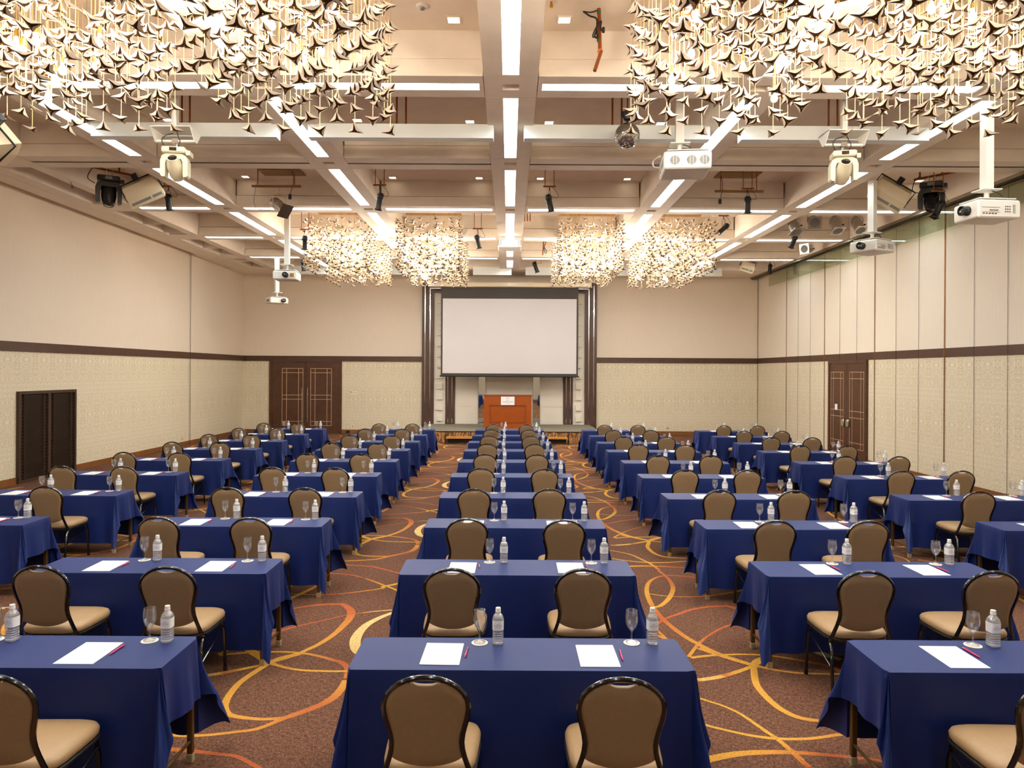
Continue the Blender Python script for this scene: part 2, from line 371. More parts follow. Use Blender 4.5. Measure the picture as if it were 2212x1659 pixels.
    q_.append(C(*L4, [(440, 1235, .014, 1), (600, 1180, .014, 1), (800, 1130, .015, 1), (1000, 1095, .015, 1), (1200, 1075, .015, 1), (1400, 1050, .016, 1), (1600, 1025, .018, 1.7), (1800, 1010, .02, 2), (2000, 1000, .02, 2)]))
    q_.append(C(*L4, [(1950, 1010, .045, 2), (1800, 1060, .05, 2), (1650, 1120, .06, 2), (1500, 1200, .07, 2), (1400, 1290, .08, 2), (1340, 1380, .09, 2), (1320, 1460, .09, 2), (1345, 1570, .08, 1.8), (1480, 1660, .06, 1.5)]))
    q_.append(C(*L4, [(1600, 430, .028, 1), (1750, 460, .028, 1), (1890, 490, .028, 1), (2050, 540, .03, .6)]))
    q_.append(C(*L4, [(1450, 570, .028, 1), (1600, 620, .03, .5), (1700, 660, .03, .2), (1850, 715, .03, 0), (2000, 790, .03, 0)]))
    q_.append(C(*L4, [(1500, 720, .04, .5), (1700, 685, .045, 0), (1860, 655, .05, 0), (2050, 600, .05, 0)]))
    q_.append(C(*L3, [(855, 150, .045, 0), (780, 210, .045, 0), (650, 320, .045, 0), (550, 430, .05, 0), (515, 520, .06, 0), (545, 600, .06, 0), (650, 670, .045, .1), (800, 705, .035, .2), (950, 705, .035, .4), (1100, 690, .045, .7), (1300, 620, .055, .9), (1450, 560, .06, .9), (1570, 490, .065, .7), (1650, 400, .06, .4), (1690, 320, .05, .2)]))
    a_, b_, c_, aa, d_, e_, f_, g_, h_, i_, j_, k_, l_, m_, qq, n_, r_, s_, t_, u_, v_, x_ = q_
    J(a_, x_[7:]); J(c_[:-1], aa); J(f_[:-2], x_[9:11]); J(g_[:-2], t_[2:]); J(i_, u_) ; J(j_, v_[1:]); J(k_[:-1], qq[5:] + n_[1:]); J(l_, r_[4:])
    # the long i curve runs backwards, so its tail is laid as its own ribbon
    curves.pop(4); curves.append(i_); curves.append([(x + 3.72, y, w, c) for x, y, w, c in u_]); curves += [b_, d_, e_, h_, m_, s_]
    for cx, cy_, rx, ry, a0, a1, w, c0, c1 in ((.15, 4.6, .95, .55, 0, 360, .035, 0, 1), (.0, 6.6, .75, .8, 20, 330, .04, 1, 0), (.5, 7.6, .6, .5, 0, 360, .03, 0, 1), (-.3, 5.5, .5, .7, 60, 400, .03, 1, .2), (.55, 5.9, .8, .45, 100, 420, .045, 0, 1)):
        curves.append([(cx + rx * cos(R(a0 + (a1 - a0) * k / 40)), cy_ + ry * sin(R(a0 + (a1 - a0) * k / 40)), w * (.6 + .8 * abs(sin(pi * k / 40))), c0 + (c1 - c0) * abs(sin(pi * k / 40))) for k in range(41)])
    Y, O, K = srgb((216, 160, 68))[:3], srgb((182, 98, 58))[:3], srgb((232, 196, 130))[:3]
    def colr(c):
        a, b, t = (Y, O, c) if c <= 1 else (Y if c < 1.3 else O, K, min(1, (c - 1)))
        if c > 1: a = Y
        return tuple(a[i] + (b[i] - a[i]) * t for i in range(3)) + (1,)
    def cr(p, t, i):  # catmull-rom
        g = lambda k: p[max(0, min(len(p) - 1, k))]
        a, b, c, d = g(i - 1), g(i), g(i + 1), g(i + 2)
        lin = b[3] + (c[3] - b[3]) * t
        return tuple(lin if q == 3 else .5 * (2 * b[q] + (c[q] - a[q]) * t + (2 * a[q] - 5 * b[q] + 4 * c[q] - d[q]) * t * t + (3 * b[q] - a[q] - 3 * c[q] + d[q]) * t ** 3) for q in range(4))
    cols = {}; base = []
    for ci, p in enumerate(curves):
        fine = [cr(p, k / 4, i) for i in range(len(p) - 1) for k in range(4)] + [p[-1]]
        base.append(fine)
    ks = mb.mi(M_rings); PXX, PYY = 3.72, 4.05
    z0 = .0006
    for i in range(-3, 4):
        for j in range(-2, 7):
            for ci, fine in enumerate(base):
                ox, oy = i * PXX, j * PYY; o = len(mb.v); n = 0; last = None
                xs = [q[0] + ox for q in fine]; ys = [q[1] + oy for q in fine]
                if max(xs) < XL + .1 or min(xs) > XR - .1 or max(ys) < .5 or min(ys) > YB - .1: continue
                if max(xs) > XR - .05 or min(xs) < XL + .05 or max(ys) > YB - .05: continue
                z = z0 + ci * .00012
                for q in range(len(fine)):
                    a = fine[max(0, q - 1)]; b = fine[min(len(fine) - 1, q + 1)]
                    dx, dy = b[0] - a[0], b[1] - a[1]; l = math.hypot(dx, dy) or 1; w = max(.006, fine[q][2]) * .5
                    nx, ny = -dy / l * w, dx / l * w
                    for sg in (1, -1):
                        cols[len(mb.v)] = colr(max(0, min(2, fine[q][3]))); mb.v.append((xs[q] + nx * sg, ys[q] + ny * sg, z))
                for q in range(len(fine) - 1):
                    a = o + q * 2; mb.f.append((a, a + 1, a + 3, a + 2)); mb.m.append(ks)
    me = mb.mesh('floor', None, False)
    at = me.color_attributes.new('Col', 'FLOAT_COLOR', 'POINT')
    for k, c in cols.items(): at.data[k].color = c
    # make ring faces face up
    for p in me.polygons:
        if p.material_index == ks and p.normal.z < 0: p.flip()
    me.update(); return struct(link('floor', me))
carpet()

def panelled_wall(name, side):
    mb = MB()
    if side in ('left', 'right'):
        x0, x1 = (XL - .2, XL) if side == 'left' else (XR, XR + .2); mu = M_wallup if side == 'left' else M_wallR
        mb.box(x0, x1, YF, YB, 0, 2.69, M_damask); mb.box(x0, x1, YF, YB, 2.69, 6.3, mu)
    elif side == 'back':
        mb.box(XL - .2, XR + .2, YB, YB + .2, 0, 2.69, M_damask); mb.box(XL - .2, XR + .2, YB, YB + .2, 2.69, 6.3, M_wallup)
    else:
        mb.box(XL - .2, XR + .2, YF - .2, YF, 0, 2.69, M_damask); mb.box(XL - .2, XR + .2, YF - .2, YF, 2.69, 6.3, M_wallup)
    return struct(mb.obj(name, None, None, False))
for s_ in ('left', 'right', 'back', 'front'): panelled_wall('wall_' + s_, s_)
# dark wood band, baseboards, seams
tn = [0]
def trim(mb, mt):
    tn[0] += 1; return struct(mb.obj('trim_%d' % tn[0], mt, None, False))
P3 = 3.15
b_ = MB(); b_.box(XL, XL + .03, YF, YB, 2.60, 2.785); trim(b_, M_trimwood)
b_ = MB(); b_.box(XR - .012, XR, YF, YB, 2.60, 2.785); trim(b_, M_trimwood)
b_ = MB(); b_.box(XL + .03, -P3, YB - .04, YB, 2.60, 2.785); b_.box(P3, XR - .012, YB - .04, YB, 2.60, 2.785); trim(b_, M_trimwood)
b_ = MB(); b_.box(XL, XL + .018, YF, 13.93, 0, .13); b_.box(XL, XL + .018, 15.78, YB, 0, .13); struct(b_.obj('baseboard_left', M_base, None, False))
b_ = MB(); b_.box(XR - .015, XR, YF, 17.86, 0, .09); b_.box(XR - .015, XR, 20.0, YB, 0, .09); struct(b_.obj('baseboard_right', M_base, None, False))
b_ = MB(); b_.box(XL + .02, -8.67, YB - .018, YB, 0, .13); b_.box(-6.05, -P3, YB - .018, YB, 0, .13); b_.box(P3, XR - .02, YB - .018, YB, 0, .13); struct(b_.obj('baseboard_back', M_base, None, False))
b_ = MB()
for D in (23.14, 20.34, 17.55, 14.73, 11.93): b_.box(XR - .016, XR - .012, D - .012, D + .012, 0, ZB)
trim(b_, M_gold)
b_ = MB()
for D in (19.4, 18.45, 16.58, 15.66, 13.79, 12.86, 22.2, 21.3, 11.0):
    z0 = 2.6 if 17.9 < D < 20 else 0
    b_.box(XR - .015, XR - .0125, D - .004, D + .004, z0, ZB)
b_.box(XL + .031, XL + .034, 21.45, 21.47, 0, 5.72); b_.box(XR - .02, XR - .016, YB - .02, YB - .0, 0, ZB)
trim(b_, M_dark)

# ------------------------------------------------------------------ ceiling
mb = MB(); mb.box(XL - .2, XR + .2, YF - .2, YB + .2, ZC, ZC + .2)
struct(mb.obj('ceiling', M_ceil, None, False))
def beam(name_n, boxes):
    mb = MB()
    for b in boxes: mb.box(*b)
    return struct(mb.obj('ceiling_beam', M_beam, None, False))
ZL = ZB + .2; CH = .10   # top of lower fascia; half width of light channel
for X in YBX:  # longitudinal beams
    bx = [(X - .295, X + .295, YF, 24.0, ZL + .014, ZC), (X - .25, X + .25, YF, 24.0, ZL - .002, ZL + .014)]
    segs = []; prev = YF
    for c in CR + [24.32]:
        a, b = prev, c - BH - .006
        if b > a:
            bx += [(X - BH, X - CH, a, b, ZB, ZL), (X + CH, X + BH, a, b, ZB, ZL), (X - CH, X + CH, a, a + .03, ZB, ZL), (X - CH, X + CH, b - .03, b, ZB, ZL)]
        if c < 24:
            bx.append((X - BH, X - .10, c - BH, c + BH, ZB, ZL)); bx.append((X + .10, X + BH, c - BH, c + BH, ZB, ZL))
            bx.append((X - .10, X + .10, c - BH, c - .09, ZB, ZL)); bx.append((X - .10, X + .10, c + .09, c + BH, ZB, ZL))
            bx.append((X - .10, X + .10, c - .09, c + .09, ZB + .05, ZL))
        prev = c + BH + .006
    beam('l', bx)
spans = [(-7.97, -6.37), (-5.73, -3.345), (-2.705, -.32), (.32, 2.705), (3.345, 5.73), (6.37, 8.68)]
for c in CR:
    bx = []
    for a, b in spans:
        a += .008; b -= .008
        bx += [(a, b, c - .295, c + .295, ZL + .014, ZC), (a, b, c - .25, c + .25, ZL - .002, ZL + .014)]
        if abs(c - 11.87) < .01:
            bx += [(a, b, c - BH, c - .035, ZB, ZL), (a, b, c + .035, c + BH, ZB, ZL), (a, b, c - .035, c + .035, ZB + .04, ZL), (a, b, c - .012, c + .012, ZB + .006, ZB + .05)]
        else:
            bx += [(a, b, c - BH, c - CH, ZB, ZL), (a, b, c + CH, c + BH, ZB, ZL), (a, a + .05, c - CH, c + CH, ZB, ZL), (b - .05, b, c - CH, c + CH, ZB, ZL)]
    beam('c', bx)
b_ = MB()
for a, b in spans:
    for e in (-.030, .016): b_.box(a, b, 11.87 + e, 11.87 + e + .014, ZB - .001, ZB + .002)  # dark bars in the track grooves, standing in for their shade
trim(b_, M_dark)
# left border: slim beam, narrow coffer, soffit with groove, slot at the wall
beam('s', [(-8.2, -7.97, YF, 24.0, ZB, ZC)])
beam('s', [(-9.0, -8.70, YF, 24.0, ZB, ZC), (-9.37, -9.008, YF, 24.0, ZB, ZC), (-9.63, -9.37, YF, 21.4, ZB + .16, ZC), (-9.63, -9.37, 21.45, 24.0, ZB + .03, ZC)])
beam('s', [(-8.70, -8.2, c - BH, c + BH, ZB, ZC) for c in CR] + [(-8.70, -8.2, d, d + .03, ZB, ZC) for d in (16.9, 17.9, 20.2, 22.6)])
# right soffit, back soffit
beam('s', [(8.68, 9.0, YF, YB, ZB, ZC)])
beam('s', [(XL, 8.68, 24.0, YB, ZB, ZC)])
b_ = MB(); b_.box(8.70, 8.94, YF, YB - .02, ZB - .055, ZB, M_rail); b_.box(8.74, 8.78, YF, YB - .02, ZB - .075, ZB - .055, M_dark); b_.box(8.86, 8.93, YF, YB - .02, ZB - .07, ZB - .055, M_rail)
tn[0] += 1; struct(b_.obj('trim_%d' % tn[0], None, None, False))
# hanging glass smoke barrier along the right wall
g = thing('glass_smoke_barrier', 'clear glass draught curtain hanging along the top of the right wall', 'glass panel', (8.8, 18, 5.19))
mb = MB()
mb.box(-.004, .004, -12, 6.2, 0, .455); mb.obj('glass_pane', M_pane, g, False)
for k in range(5):
    y = -9 + 3.4 * k; mb = MB(); mb.box(-.012, .012, y, y + .06, -.01, .03); mb.obj('clip', M_silver, g, False)

# ------------------------------------------------------------------ strip lights in the beams
ORD = ['first', 'second', 'third', 'fourth', 'fifth', 'sixth', 'seventh', 'eighth', 'ninth', 'tenth']
hs_cache = {}
def strip(cx, cy, L, along, label):
    t = thing('strip_light', label, 'ceiling light', (cx, cy, ZB), 0 if along == 'y' else -pi / 2, 'recessed strip lights in the ceiling beams')
    L = round(L, 2)
    if L not in hs_cache:
        mb = MB(); h = L / 2
        mb.box(-.1, -.094, -h, h, .004, .06); mb.box(.094, .1, -h, h, .004, .06); mb.box(-.094, .094, -h, -h + .006, .004, .06); mb.box(-.094, .094, h - .006, h, .004, .06); mb.box(-.1, .1, -h, h, .06, .075)
        m2 = MB(); m2.box(-.094, .094, -h + .006, h - .006, .036, .05)
        hs_cache[L] = (mb.mesh('housing', M_housing, False), m2.mesh('diffuser', M_strip, False))
    link('housing', hs_cache[L][0], t); link('diffuser', hs_cache[L][1], t)
bn = {0: 'centre beam', -3.025: 'beam left of centre', 3.025: 'beam right of centre', -6.05: 'outer left beam', 6.05: 'outer right beam'}
ends = CR + [24.32]
for X in YBX:
    idx = 0
    for i in range(1, len(ends) - 0):
        a, b = ends[i - 1] + BH + .036, ends[i] - BH - .036
        if i == len(ends) - 1: b = 23.6
        if b < -3.5: continue
        cyy = (a + b) / 2; vis = b > 5
        lab = 'long cool white strip light in %s, %s one from the stage' % (bn[X], ORD[len(ends) - 1 - i])
        if X == 0 and i == len(ends) - 1: a += 0; b = 23.6
        strip(X, (a + b) / 2, b - a, 'y', lab)  # also adds unseen strips behind the camera, to fill camera-facing surfaces
cname = ['leftmost coffer', 'second coffer from left', 'coffer just left of centre', 'coffer just right of centre', 'second coffer from right', 'rightmost coffer']
k_ = 0
for c in CR[3:]:
    if abs(c - 11.87) < .01: continue
    for si, (a, b) in enumerate(spans):
        k = len([q for q in CR if q > c and abs(q - 11.87) > .01])
        strip((a + b) / 2, c, b - a - .12, 'x', 'crosswise strip light, %s cross beam from the stage, %s' % (ORD[k], cname[si]))

# down lights, brown plates, detector
def downlight(px, py, label):
    p = atZ(px, py, ZC)
    t = thing('downlight', label, 'ceiling light', p, 0, 'small square downlights')
    mb = MB(); mb.box(-.085, .085, -.085, -.065, -.012, 0); mb.box(-.085, .085, .065, .085, -.012, 0); mb.box(-.085, -.065, -.065, .065, -.012, 0); mb.box(.065, .085, -.065, .065, -.012, 0)
    mb.obj('frame', M_beam, t, False); m2 = MB(); m2.box(-.065, .065, -.065, .065, -.006, -.001); m2.obj('glowing_glass', M_down, t, False)
for px, py, lb in ((980, 42, 'just left of centre beam near the top edge'), (1219, 42, 'just right of centre beam near the top edge'), (1015, 262, 'left of centre beam above the hanging fascia'), (1186, 264, 'right of centre beam above the hanging fascia'),
                   (772, 259, 'above the fascia beside the near chandelier'), (362, 258, 'above the left white moving head'), (1427, 266, 'beside the mirror ball'), (530, 381, 'in the coffer with the silver spotlight'), (848, 383, 'beside the black can by the left beam'),
                   (1035, 384, 'left of centre beam behind the track'), (1167, 385, 'above the black can right of centre'), (1355, 386, 'above the right inner beam behind track'), (1986, 390, 'beside the right black moving head')):
    downlight(px, py, 'small square glowing downlight ' + lb)
for px, lb in ((611, 'left'), (1592, 'right')):
    p = atD(px, 387, 14.4); mb = MB(); mb.box(-.42, .42, -.22, .22, -.02, -.001)
    tag(mb.obj('ceiling_plate', M_plate, None, False, loc=(p.x, 14.35, ZC)), 'brown metal plate on the coffer ceiling, %s of centre' % lb, 'ceiling plate', 'brown ceiling plates')
p = atZ(912, 12, ZC); t = thing('smoke_detector', 'round white smoke detector on the ceiling near the top edge', 'smoke detector', p)
mb = MB(); mb.lathe([(.07, 0), (.07, -.012), (.055, -.022), (.03, -.024)], n=24); mb.obj('base', M_white, t); mb = MB(); mb.lathe([(.028, -.022), (.03, -.03), (.022, -.045), (.008, -.048)], n=16); mb.obj('sensor', M_grey, t)
p = atD(1191, 6, 7.7); mb = MB(); mb.lathe([(.012, .3), (.012, -.02), (.018, -.02), (.018, -.05), (.006, -.05)], n=12)
tag(mb.obj('hanging_pipe', M_brass, loc=p), 'short brass pipe stub hanging at the top edge', 'pipe')

# hanging fascia boxes under the beams
for i, (a, b) in enumerate(((196, 597), (665, 1066), (1132, 1534), (1602, 2007))):
    pa, pb = atD(a, 283, 9.99), atD(b, 283, 9.99); mb = MB()
    mb.box(pa.x, pb.x, 9.99, 10.16, 5.52, 5.715)
    tag(mb.obj('fascia_box', M_housing, None, False), 'white hanging fascia box, %s of four under the beams' % ['leftmost', 'second from left', 'third from left', 'rightmost'][i], 'ceiling box', 'hanging fascia boxes')
for i, (a, b) in enumerate(((-7.6, -5.2), (-4.5, -1.8), (-1.23, .06), (.53, 3.0), (3.6, 7.1))):
    mb = MB(); mb.box(a, b, 23.86, 23.99, 5.49, 5.76)
    tag(mb.obj('fascia_board', M_housing, None, False), 'pale fascia panel above the stage end, %s from the left' % ORD[i], 'ceiling panel', 'fascia panels by the back wall')

# ------------------------------------------------------------------ doors
def inlay(mb, x0, x1, zs, y):
    """pale lattice lines on a door leaf; zs = bottom, lower rail, mid lower, mid upper, upper rail, top"""
    w = .016; e = .13 * (x1 - x0) / .62
    for x in (x0, x0 + e, x1 - e, x1): mb.box(x - w / 2, x + w / 2, y - .004, y, zs[0], zs[-1])
    for z in zs: mb.box(x0, x1, y - .004, y, z - w / 2, z + w / 2)
d = struct(bpy.data.objects.new('door_1', None)); COL.objects.link(d); d.location = (0, YB, 0)
xa, xb = -8.67, -6.05; xm = -7.36
mb = MB(); mb.box(xa, xa + .1, -.05, 0, 0, 2.6); mb.box(xb - .1, xb, -.05, 0, 0, 2.6); mb.box(xa + .1, xb - .1, -.05, 0, 2.56, 2.6); mb.obj('door_frame', M_wood, d, False)
for x0, x1, hx, i0, i1 in ((xa + .105, xm - .004, xm - .115, -8.20, -7.45), (xm + .004, xb - .105, xm + .09, -7.17, -6.42)):
    mb = MB(); mb.box(x0, x1, -.04, 0, .01, 2.555); lf = mb.obj('door_leaf', M_wood, d, False)
    mb = MB(); inlay(mb, i0, i1, [.27, .42, 1.22, 1.37, 2.18, 2.33], -.041); mb.obj('lattice_inlay', M_inlay, lf, False)
    mb = MB(); mb.tube([(hx, -.10, .4), (hx, -.10, 1.62)], .011, n=8)
    for z in (.6, 1.41): mb.tube([(hx, -.10, z), (hx, -.04, z)], .016, n=8)
    mb.obj('door_handle', M_silver, lf)
d = struct(bpy.data.objects.new('door_2', None)); COL.objects.link(d); d.location = (XR, 0, 0)
ya, yb = 17.86, 20.0; ym = 18.93
mb = MB(); mb.box(-.06, 0, ya, ya + .1, 0, 2.6); mb.box(-.06, 0, yb - .1, yb, 0, 2.6); mb.box(-.06, 0, ya + .1, yb - .1, 2.52, 2.6); mb.obj('door_frame', M_wood, d, False)
Mr = Matrix.Rotation(pi / 2, 4, 'Z')
for y0, y1, i0, i1, hy in ((ya + .1, ym - .004, 18.0, 18.75, ym - .13), (ym + .004, yb - .1, 19.1, 19.83, ym + .12)):
    mb = MB(); mb.box(-.045, 0, y0, y1, .01, 2.515); lf = mb.obj('door_leaf', M_wood, d, False)
    mb = MB()
    e = .15; w = .016; zs = [.3, .45, 1.10, 1.27, 2.12, 2.29]
    for y in (i0, i0 + e, i1 - e, i1): mb.box(-.05, -.046, y - w / 2, y + w / 2, zs[0], zs[-1])
    for z in zs: mb.box(-.05, -.046, i0, i1, z - w / 2, z + w / 2)
    mb.obj('lattice_inlay', M_inlay, lf, False)
    mb = MB(); mb.rbox(-.10, -.055, hy - .075, hy + .075, .84, 1.04, .05, ax='x'); mb.box(-.055, -.045, hy - .03, hy + .03, .9, .98); mb.obj('door_handle', M_silver, lf)
mb = MB(); mb.box(-.003, 0, -.075, .075, -.08, .08)
t = mb.obj('door_notice', M_paper, None, False, loc=(XR - .052, 19.5, 1.34)); tag(t, 'small white square notice on the left leaf of the right wall door', 'notice')

# louvre on the left wall
t = thing('louvre_grille', 'tall brown double louvre grille on the left wall', 'air grille', (XL, 13.93, 0))
mb = MB(); L = 1.85; zt = 1.81
for a, b, c, e in ((0, L, 0, .06), (0, L, zt - .06, zt)): mb.box(.0, .06, a, b, c, e)
for a, b in ((0, .06), (L - .06, L), (L / 2 - .04, L / 2 + .04)): mb.box(0, .06, a, b, .06, zt - .06)
mb.obj('frame', M_louver, t, False)
for a in (.06, L / 2 + .04):
    mb = MB(); w = L / 2 - .1
    for k in range(58):
        z = .075 + k * (zt - .15) / 58; mb.box(.012, .04, a + .12, a + w - .12, z, z + .007, None, Matrix.Translation((0, 0, 0)))
    for k in range(24):
        z = .09 + k * (zt - .18) / 24; mb.box(.012, .034, a + .01, a + .115, z, z + .009); mb.box(.012, .034, a + w - .115, a + w - .01, z, z + .009)
    mb.box(.01, .045, a + .112, a + .122, .06, zt - .06); mb.box(.01, .045, a + w - .122, a + w - .112, .06, zt - .06)
    sl = mb.obj('slat_panel', M_louver, t, False)
    mb = MB(); mb.box(.001, .005, a, a + w, .06, zt - .06); mb.obj('dark_backing', M_dark, sl, False)
def plate(name, label, loc, w, h, face, holes, dm=M_white, cat='wall plate'):
    t = thing(name, label, cat, loc, {'back': 0, 'left': pi / 2, 'right': -pi / 2}[face])
    mb = MB(); mb.box(-w / 2, w / 2, -.012, 0, -h / 2, h / 2); mb.obj('plate', dm, t, False)
    mb = MB()
    for x, z, a, b in holes: mb.box(x - a / 2, x + a / 2, -.0135, -.012, z - b / 2, z + b / 2)
    mb.obj('openings', M_blackp, t, False)
p = atD(764, 848, YB)
plate('wall_control', 'cream wall control panel with two switches right of the left doors', (p.x, YB, p.z), .29, .14, 'back', [(-.1, .02, .04, .03), (-.1, -.03, .02, .01), (-.02, 0, .05, .008), (.08, 0, .05, .008)], M_cream, 'wall control')
plate('wall_outlet', 'white wall outlet near the floor right of the left doors', (atD(762, 925, YB).x, YB, .24), .1, .12, 'back', [(0, 0, .02, .06)], M_cream)
plate('wall_outlet', 'cream double outlet near the floor right of the stage', (atD(1442, 927, YB).x, YB, .24), .12, .12, 'back', [(-.025, 0, .02, .08), (.025, 0, .02, .08)], M_cream)
plate('wall_outlet', 'small round jack plate beside the double outlet right of the stage', (atD(1451, 928, YB).x, YB, .22), .08, .1, 'back', [(0, 0, .02, .02)], M_cream)
plate('wall_outlet', 'cream outlet low on the left wall near the panel seam', (XL, 21.0, .22), .1, .12, 'left', [(-.02, 0, .015, .05), (.02, 0, .015, .05)], M_cream)
p = atD(518, 1, YB)
mb = MB(); mb.box(-.06, .06, -.06, 0, 0, .1); tag(mb.obj('floor_box', M_blackp, None, False, loc=(atD(752, 935, YB).x, YB - .02, 0)), 'small black floor socket box at the skirting right of the left doors', 'socket')

# ------------------------------------------------------------------ stage portal on the back wall
t = bpy.data.objects.new('stage_portal', None); COL.objects.link(t); t['kind'] = 'structure'; t.location = (0, YB, 0)
t['label'] = 'dark wood portal with metal strips framing the stage wall'; t['category'] = 'portal'
ztop = 2.245 + (803.5 - 611) / FPX * YB
def X_(px): return (px - PX0) / FPX * YB
mb = MB()
for s in (-1, 1):
    a, b = s * 3.15, s * 2.72; mb.box(min(a, b), max(a, b), -.12, 0, 0, ztop)
mb.box(-2.72, 2.72, -.12, 0, ztop - .38, ztop); mb.obj('frame', M_trimwood, t, False)
mb = MB()
for s in (-1, 1):
    for x, z1 in ((3.04, ztop - .1), (2.86, ztop - .22)):
        mb.box(s * x - .014, s * x + .014, -.128, -.12, .72, z1); mb.box(s * x - .014, s * x + .014, -.128, -.12, .4, .66)
mb.box(-2.87, 2.87, -.128, -.12, ztop - .24, ztop - .212); mb.obj('metal_strip', M_chrome, t, False)
mb = MB()
for s in (-1, 1):
    mb.box(min(s * 2.30, s * 1.96), max(s * 2.30, s * 1.96), -.1, 0, .36, 2.9)
mb.obj('inner_pilaster', M_trimwood, t, False)
mb = MB()
for s in (-1, 1):
    for x in (2.21, 2.06): mb.box(s * x - .012, s * x + .012, -.106, -.1, .62, 2.9); mb.box(s * x - .012, s * x + .012, -.106, -.1, .40, .56)
mb.obj('metal_strip', M_chrome, t, False)
mb = MB(); mb.box(-2.72, 2.72, -.03, 0, 0, ztop - .38); mb.obj('wall_backing', M_panel, t, False)
for a, b in ((-1.94, -1.13), (-.84, -.006), (.006, .84), (1.10, 1.94)):   # panel stacks with grooves
    mb = MB()
    for z0, z1 in ((.36, .985), (.997, 1.80), (1.812, 2.6), (2.612, 3.4)): mb.box(a, b, -.05, -.03, z0, z1)
    pn = mb.obj('wall_panel', M_panel, t, False)
    mb = MB(); c = (a + b) / 2 - (.02 if a < 0 else -.02)
    for z0 in (.52, 1.3):
        mb.box(c - .14, c + .14, -.056, -.05, z0, z0 + .28)
        for q in range(4): mb.box(c - .13, c + .13, -.06, -.056, z0 + .02 + q * .065, z0 + .026 + q * .065)
    mb.obj('relief_tile', M_panel, pn, False)
for s in (-1, 1):
    a, b = sorted((s * 1.11, s * .86)); mb = MB(); mb.box(a, b, -.07, -.03, .56, 2.9); mb.obj('mirror_strip', M_mirror, t, False)
    mb = MB(); mb.box(a - .01, a + .006, -.075, -.03, .36, 2.9); mb.box(b - .006, b + .01, -.075, -.03, .36, 2.9); mb.box(a, b, -.09, -.03, .42, .56); mb.obj('mirror_trim', M_silver, t, False)
    mb = MB()
    for k in range(13):
        z = .47 + k * .385; x = s * 2.50; mb.box(x - .095, x + .095, -.11, -.03, z, z + .2); mb.box(x - .04, x + .04, -.114, -.11, z + .13, z + .15)
    mb.obj('relief_block', M_panel, t, False)
mb = MB(); mb.box(-3.2, 3.2, YB - .06, YB, ztop, ZB); struct(mb.obj('trim_90', M_wallup, None, False))

# ------------------------------------------------------------------ stage, skirt, steps
t = thing('stage_platform', 'low stage platform with grey carpet top and brown pleated skirt', 'stage', (0, 22.6, 0))
mb = MB(); mb.box(-2.9, 2.9, 0, 3.06, .30, .36); mb.obj('deck', M_stage, t, False)
mb = MB(); pts = []
def sk(x0, y0, x1, y1, n, ny):
    rows = [[], []]
    for k in range(n + 1):
        u = k / n; x = x0 + (x1 - x0) * u; y = y0 + (y1 - y0) * u; w = .014 * sin(u * n * pi / 4) + .008 * sin(u * n * 1.1)
        ox, oy = (0, -w) if ny else (w, 0)
        rows[0].append((x + ox * .3, y + oy * .3, .335)); rows[1].append((x + ox * 1.6, y + oy * 1.6, .004))
    mid = [tuple((a[i] + b[i]) / 2 for i in range(3)) for a, b in zip(*rows)]
    mb.loft([rows[0], mid, rows[1]], None, None, False, False, False)
sk(-2.92, -.03, 2.92, -.03, 240, True); sk(-2.93, 3.0, -2.93, -.03, 90, False); sk(2.93, -.03, 2.93, 3.0, 90, False)
mb.obj('skirt', M_skirtf, t)
mb = MB(); mb.box(-2.93, 2.93, -.035, -.01, .332, .362); mb.box(-2.94, -2.9, -.035, 3.0, .332, .362); mb.box(2.9, 2.94, -.035, 3.0, .332, .362); mb.obj('edge_strip', M_bronze, t, False)
for s, lb in ((-1, 'left'), (1, 'right')):
    t = thing('stage_step', 'low portable stage step with wooden tread, %s of the centre tables' % lb, 'step', (s * 1.36 - .06, 22.1, 0), 0, 'portable stage steps')
    mb = MB(); mb.box(-.52, .52, -.14, .14, .20, .225); mb.box(-.52, .52, -.145, -.14, .18, .23, None); mb.obj('tread', M_step, t, False)
    for x in (-.54, .54):
        mb = MB(); mb.tube([(x, -.13, .012), (x, -.13, .3), (x, .13, .3), (x, .13, .012)], .012, n=6); mb.box(x - .006, x + .006, -.13, .13, .15, .2); mb.obj('leg', M_blackp, t)
    mb = MB(); mb.box(-.5, .5, .12, .13, .02, .2); mb.obj('back_board', M_blackp, t, False)

# podium with sign
t = thing('podium', 'wide orange cherry wood podium standing on the stage', 'podium', (-.04, 23.7, .36))
hw, hh, dp = .79, 1.115, .6
mb = MB(); mb.box(-hw, hw, 0, dp, 0, hh - .04); mb.obj('cabinet', M_cherry, t, False)
mb = MB(); mb.box(-hw - .015, hw + .015, -.02, dp, hh - .04, hh); mb.obj('top', M_cherryd, t, False)
mb = MB()
mb.box(-hw, hw, -.012, 0, hh - .19, hh - .04); mb.box(-hw, -hw + .2, -.012, 0, 0, hh - .19); mb.box(hw - .2, hw, -.012, 0, 0, hh - .19); mb.box(-hw + .2, hw - .2, -.012, 0, 0, .2); mb.box(-hw + .2, hw - .2, -.012, 0, hh - .34, hh - .19)
mb.obj('front_frame', M_cherry, t, False)
mb = MB()
for z in (.2, hh - .34): mb.box(-hw + .2, hw - .2, -.02, -.002, z - .012, z + .008)
for x in (-hw + .2, hw - .2): mb.box(x - .01, x + .01, -.02, -.002, .2, hh - .34)
mb.obj('moulding', M_cherryd, t, False)
t = thing('podium_sign', 'white printed hotel sign fixed on the podium front', 'sign', (-.045, 23.66, 1.285), 0)
mb = MB(); mb.box(-.225, .225, -.008, .02, -.14, .14); mb.obj('board', M_paper, t, False)
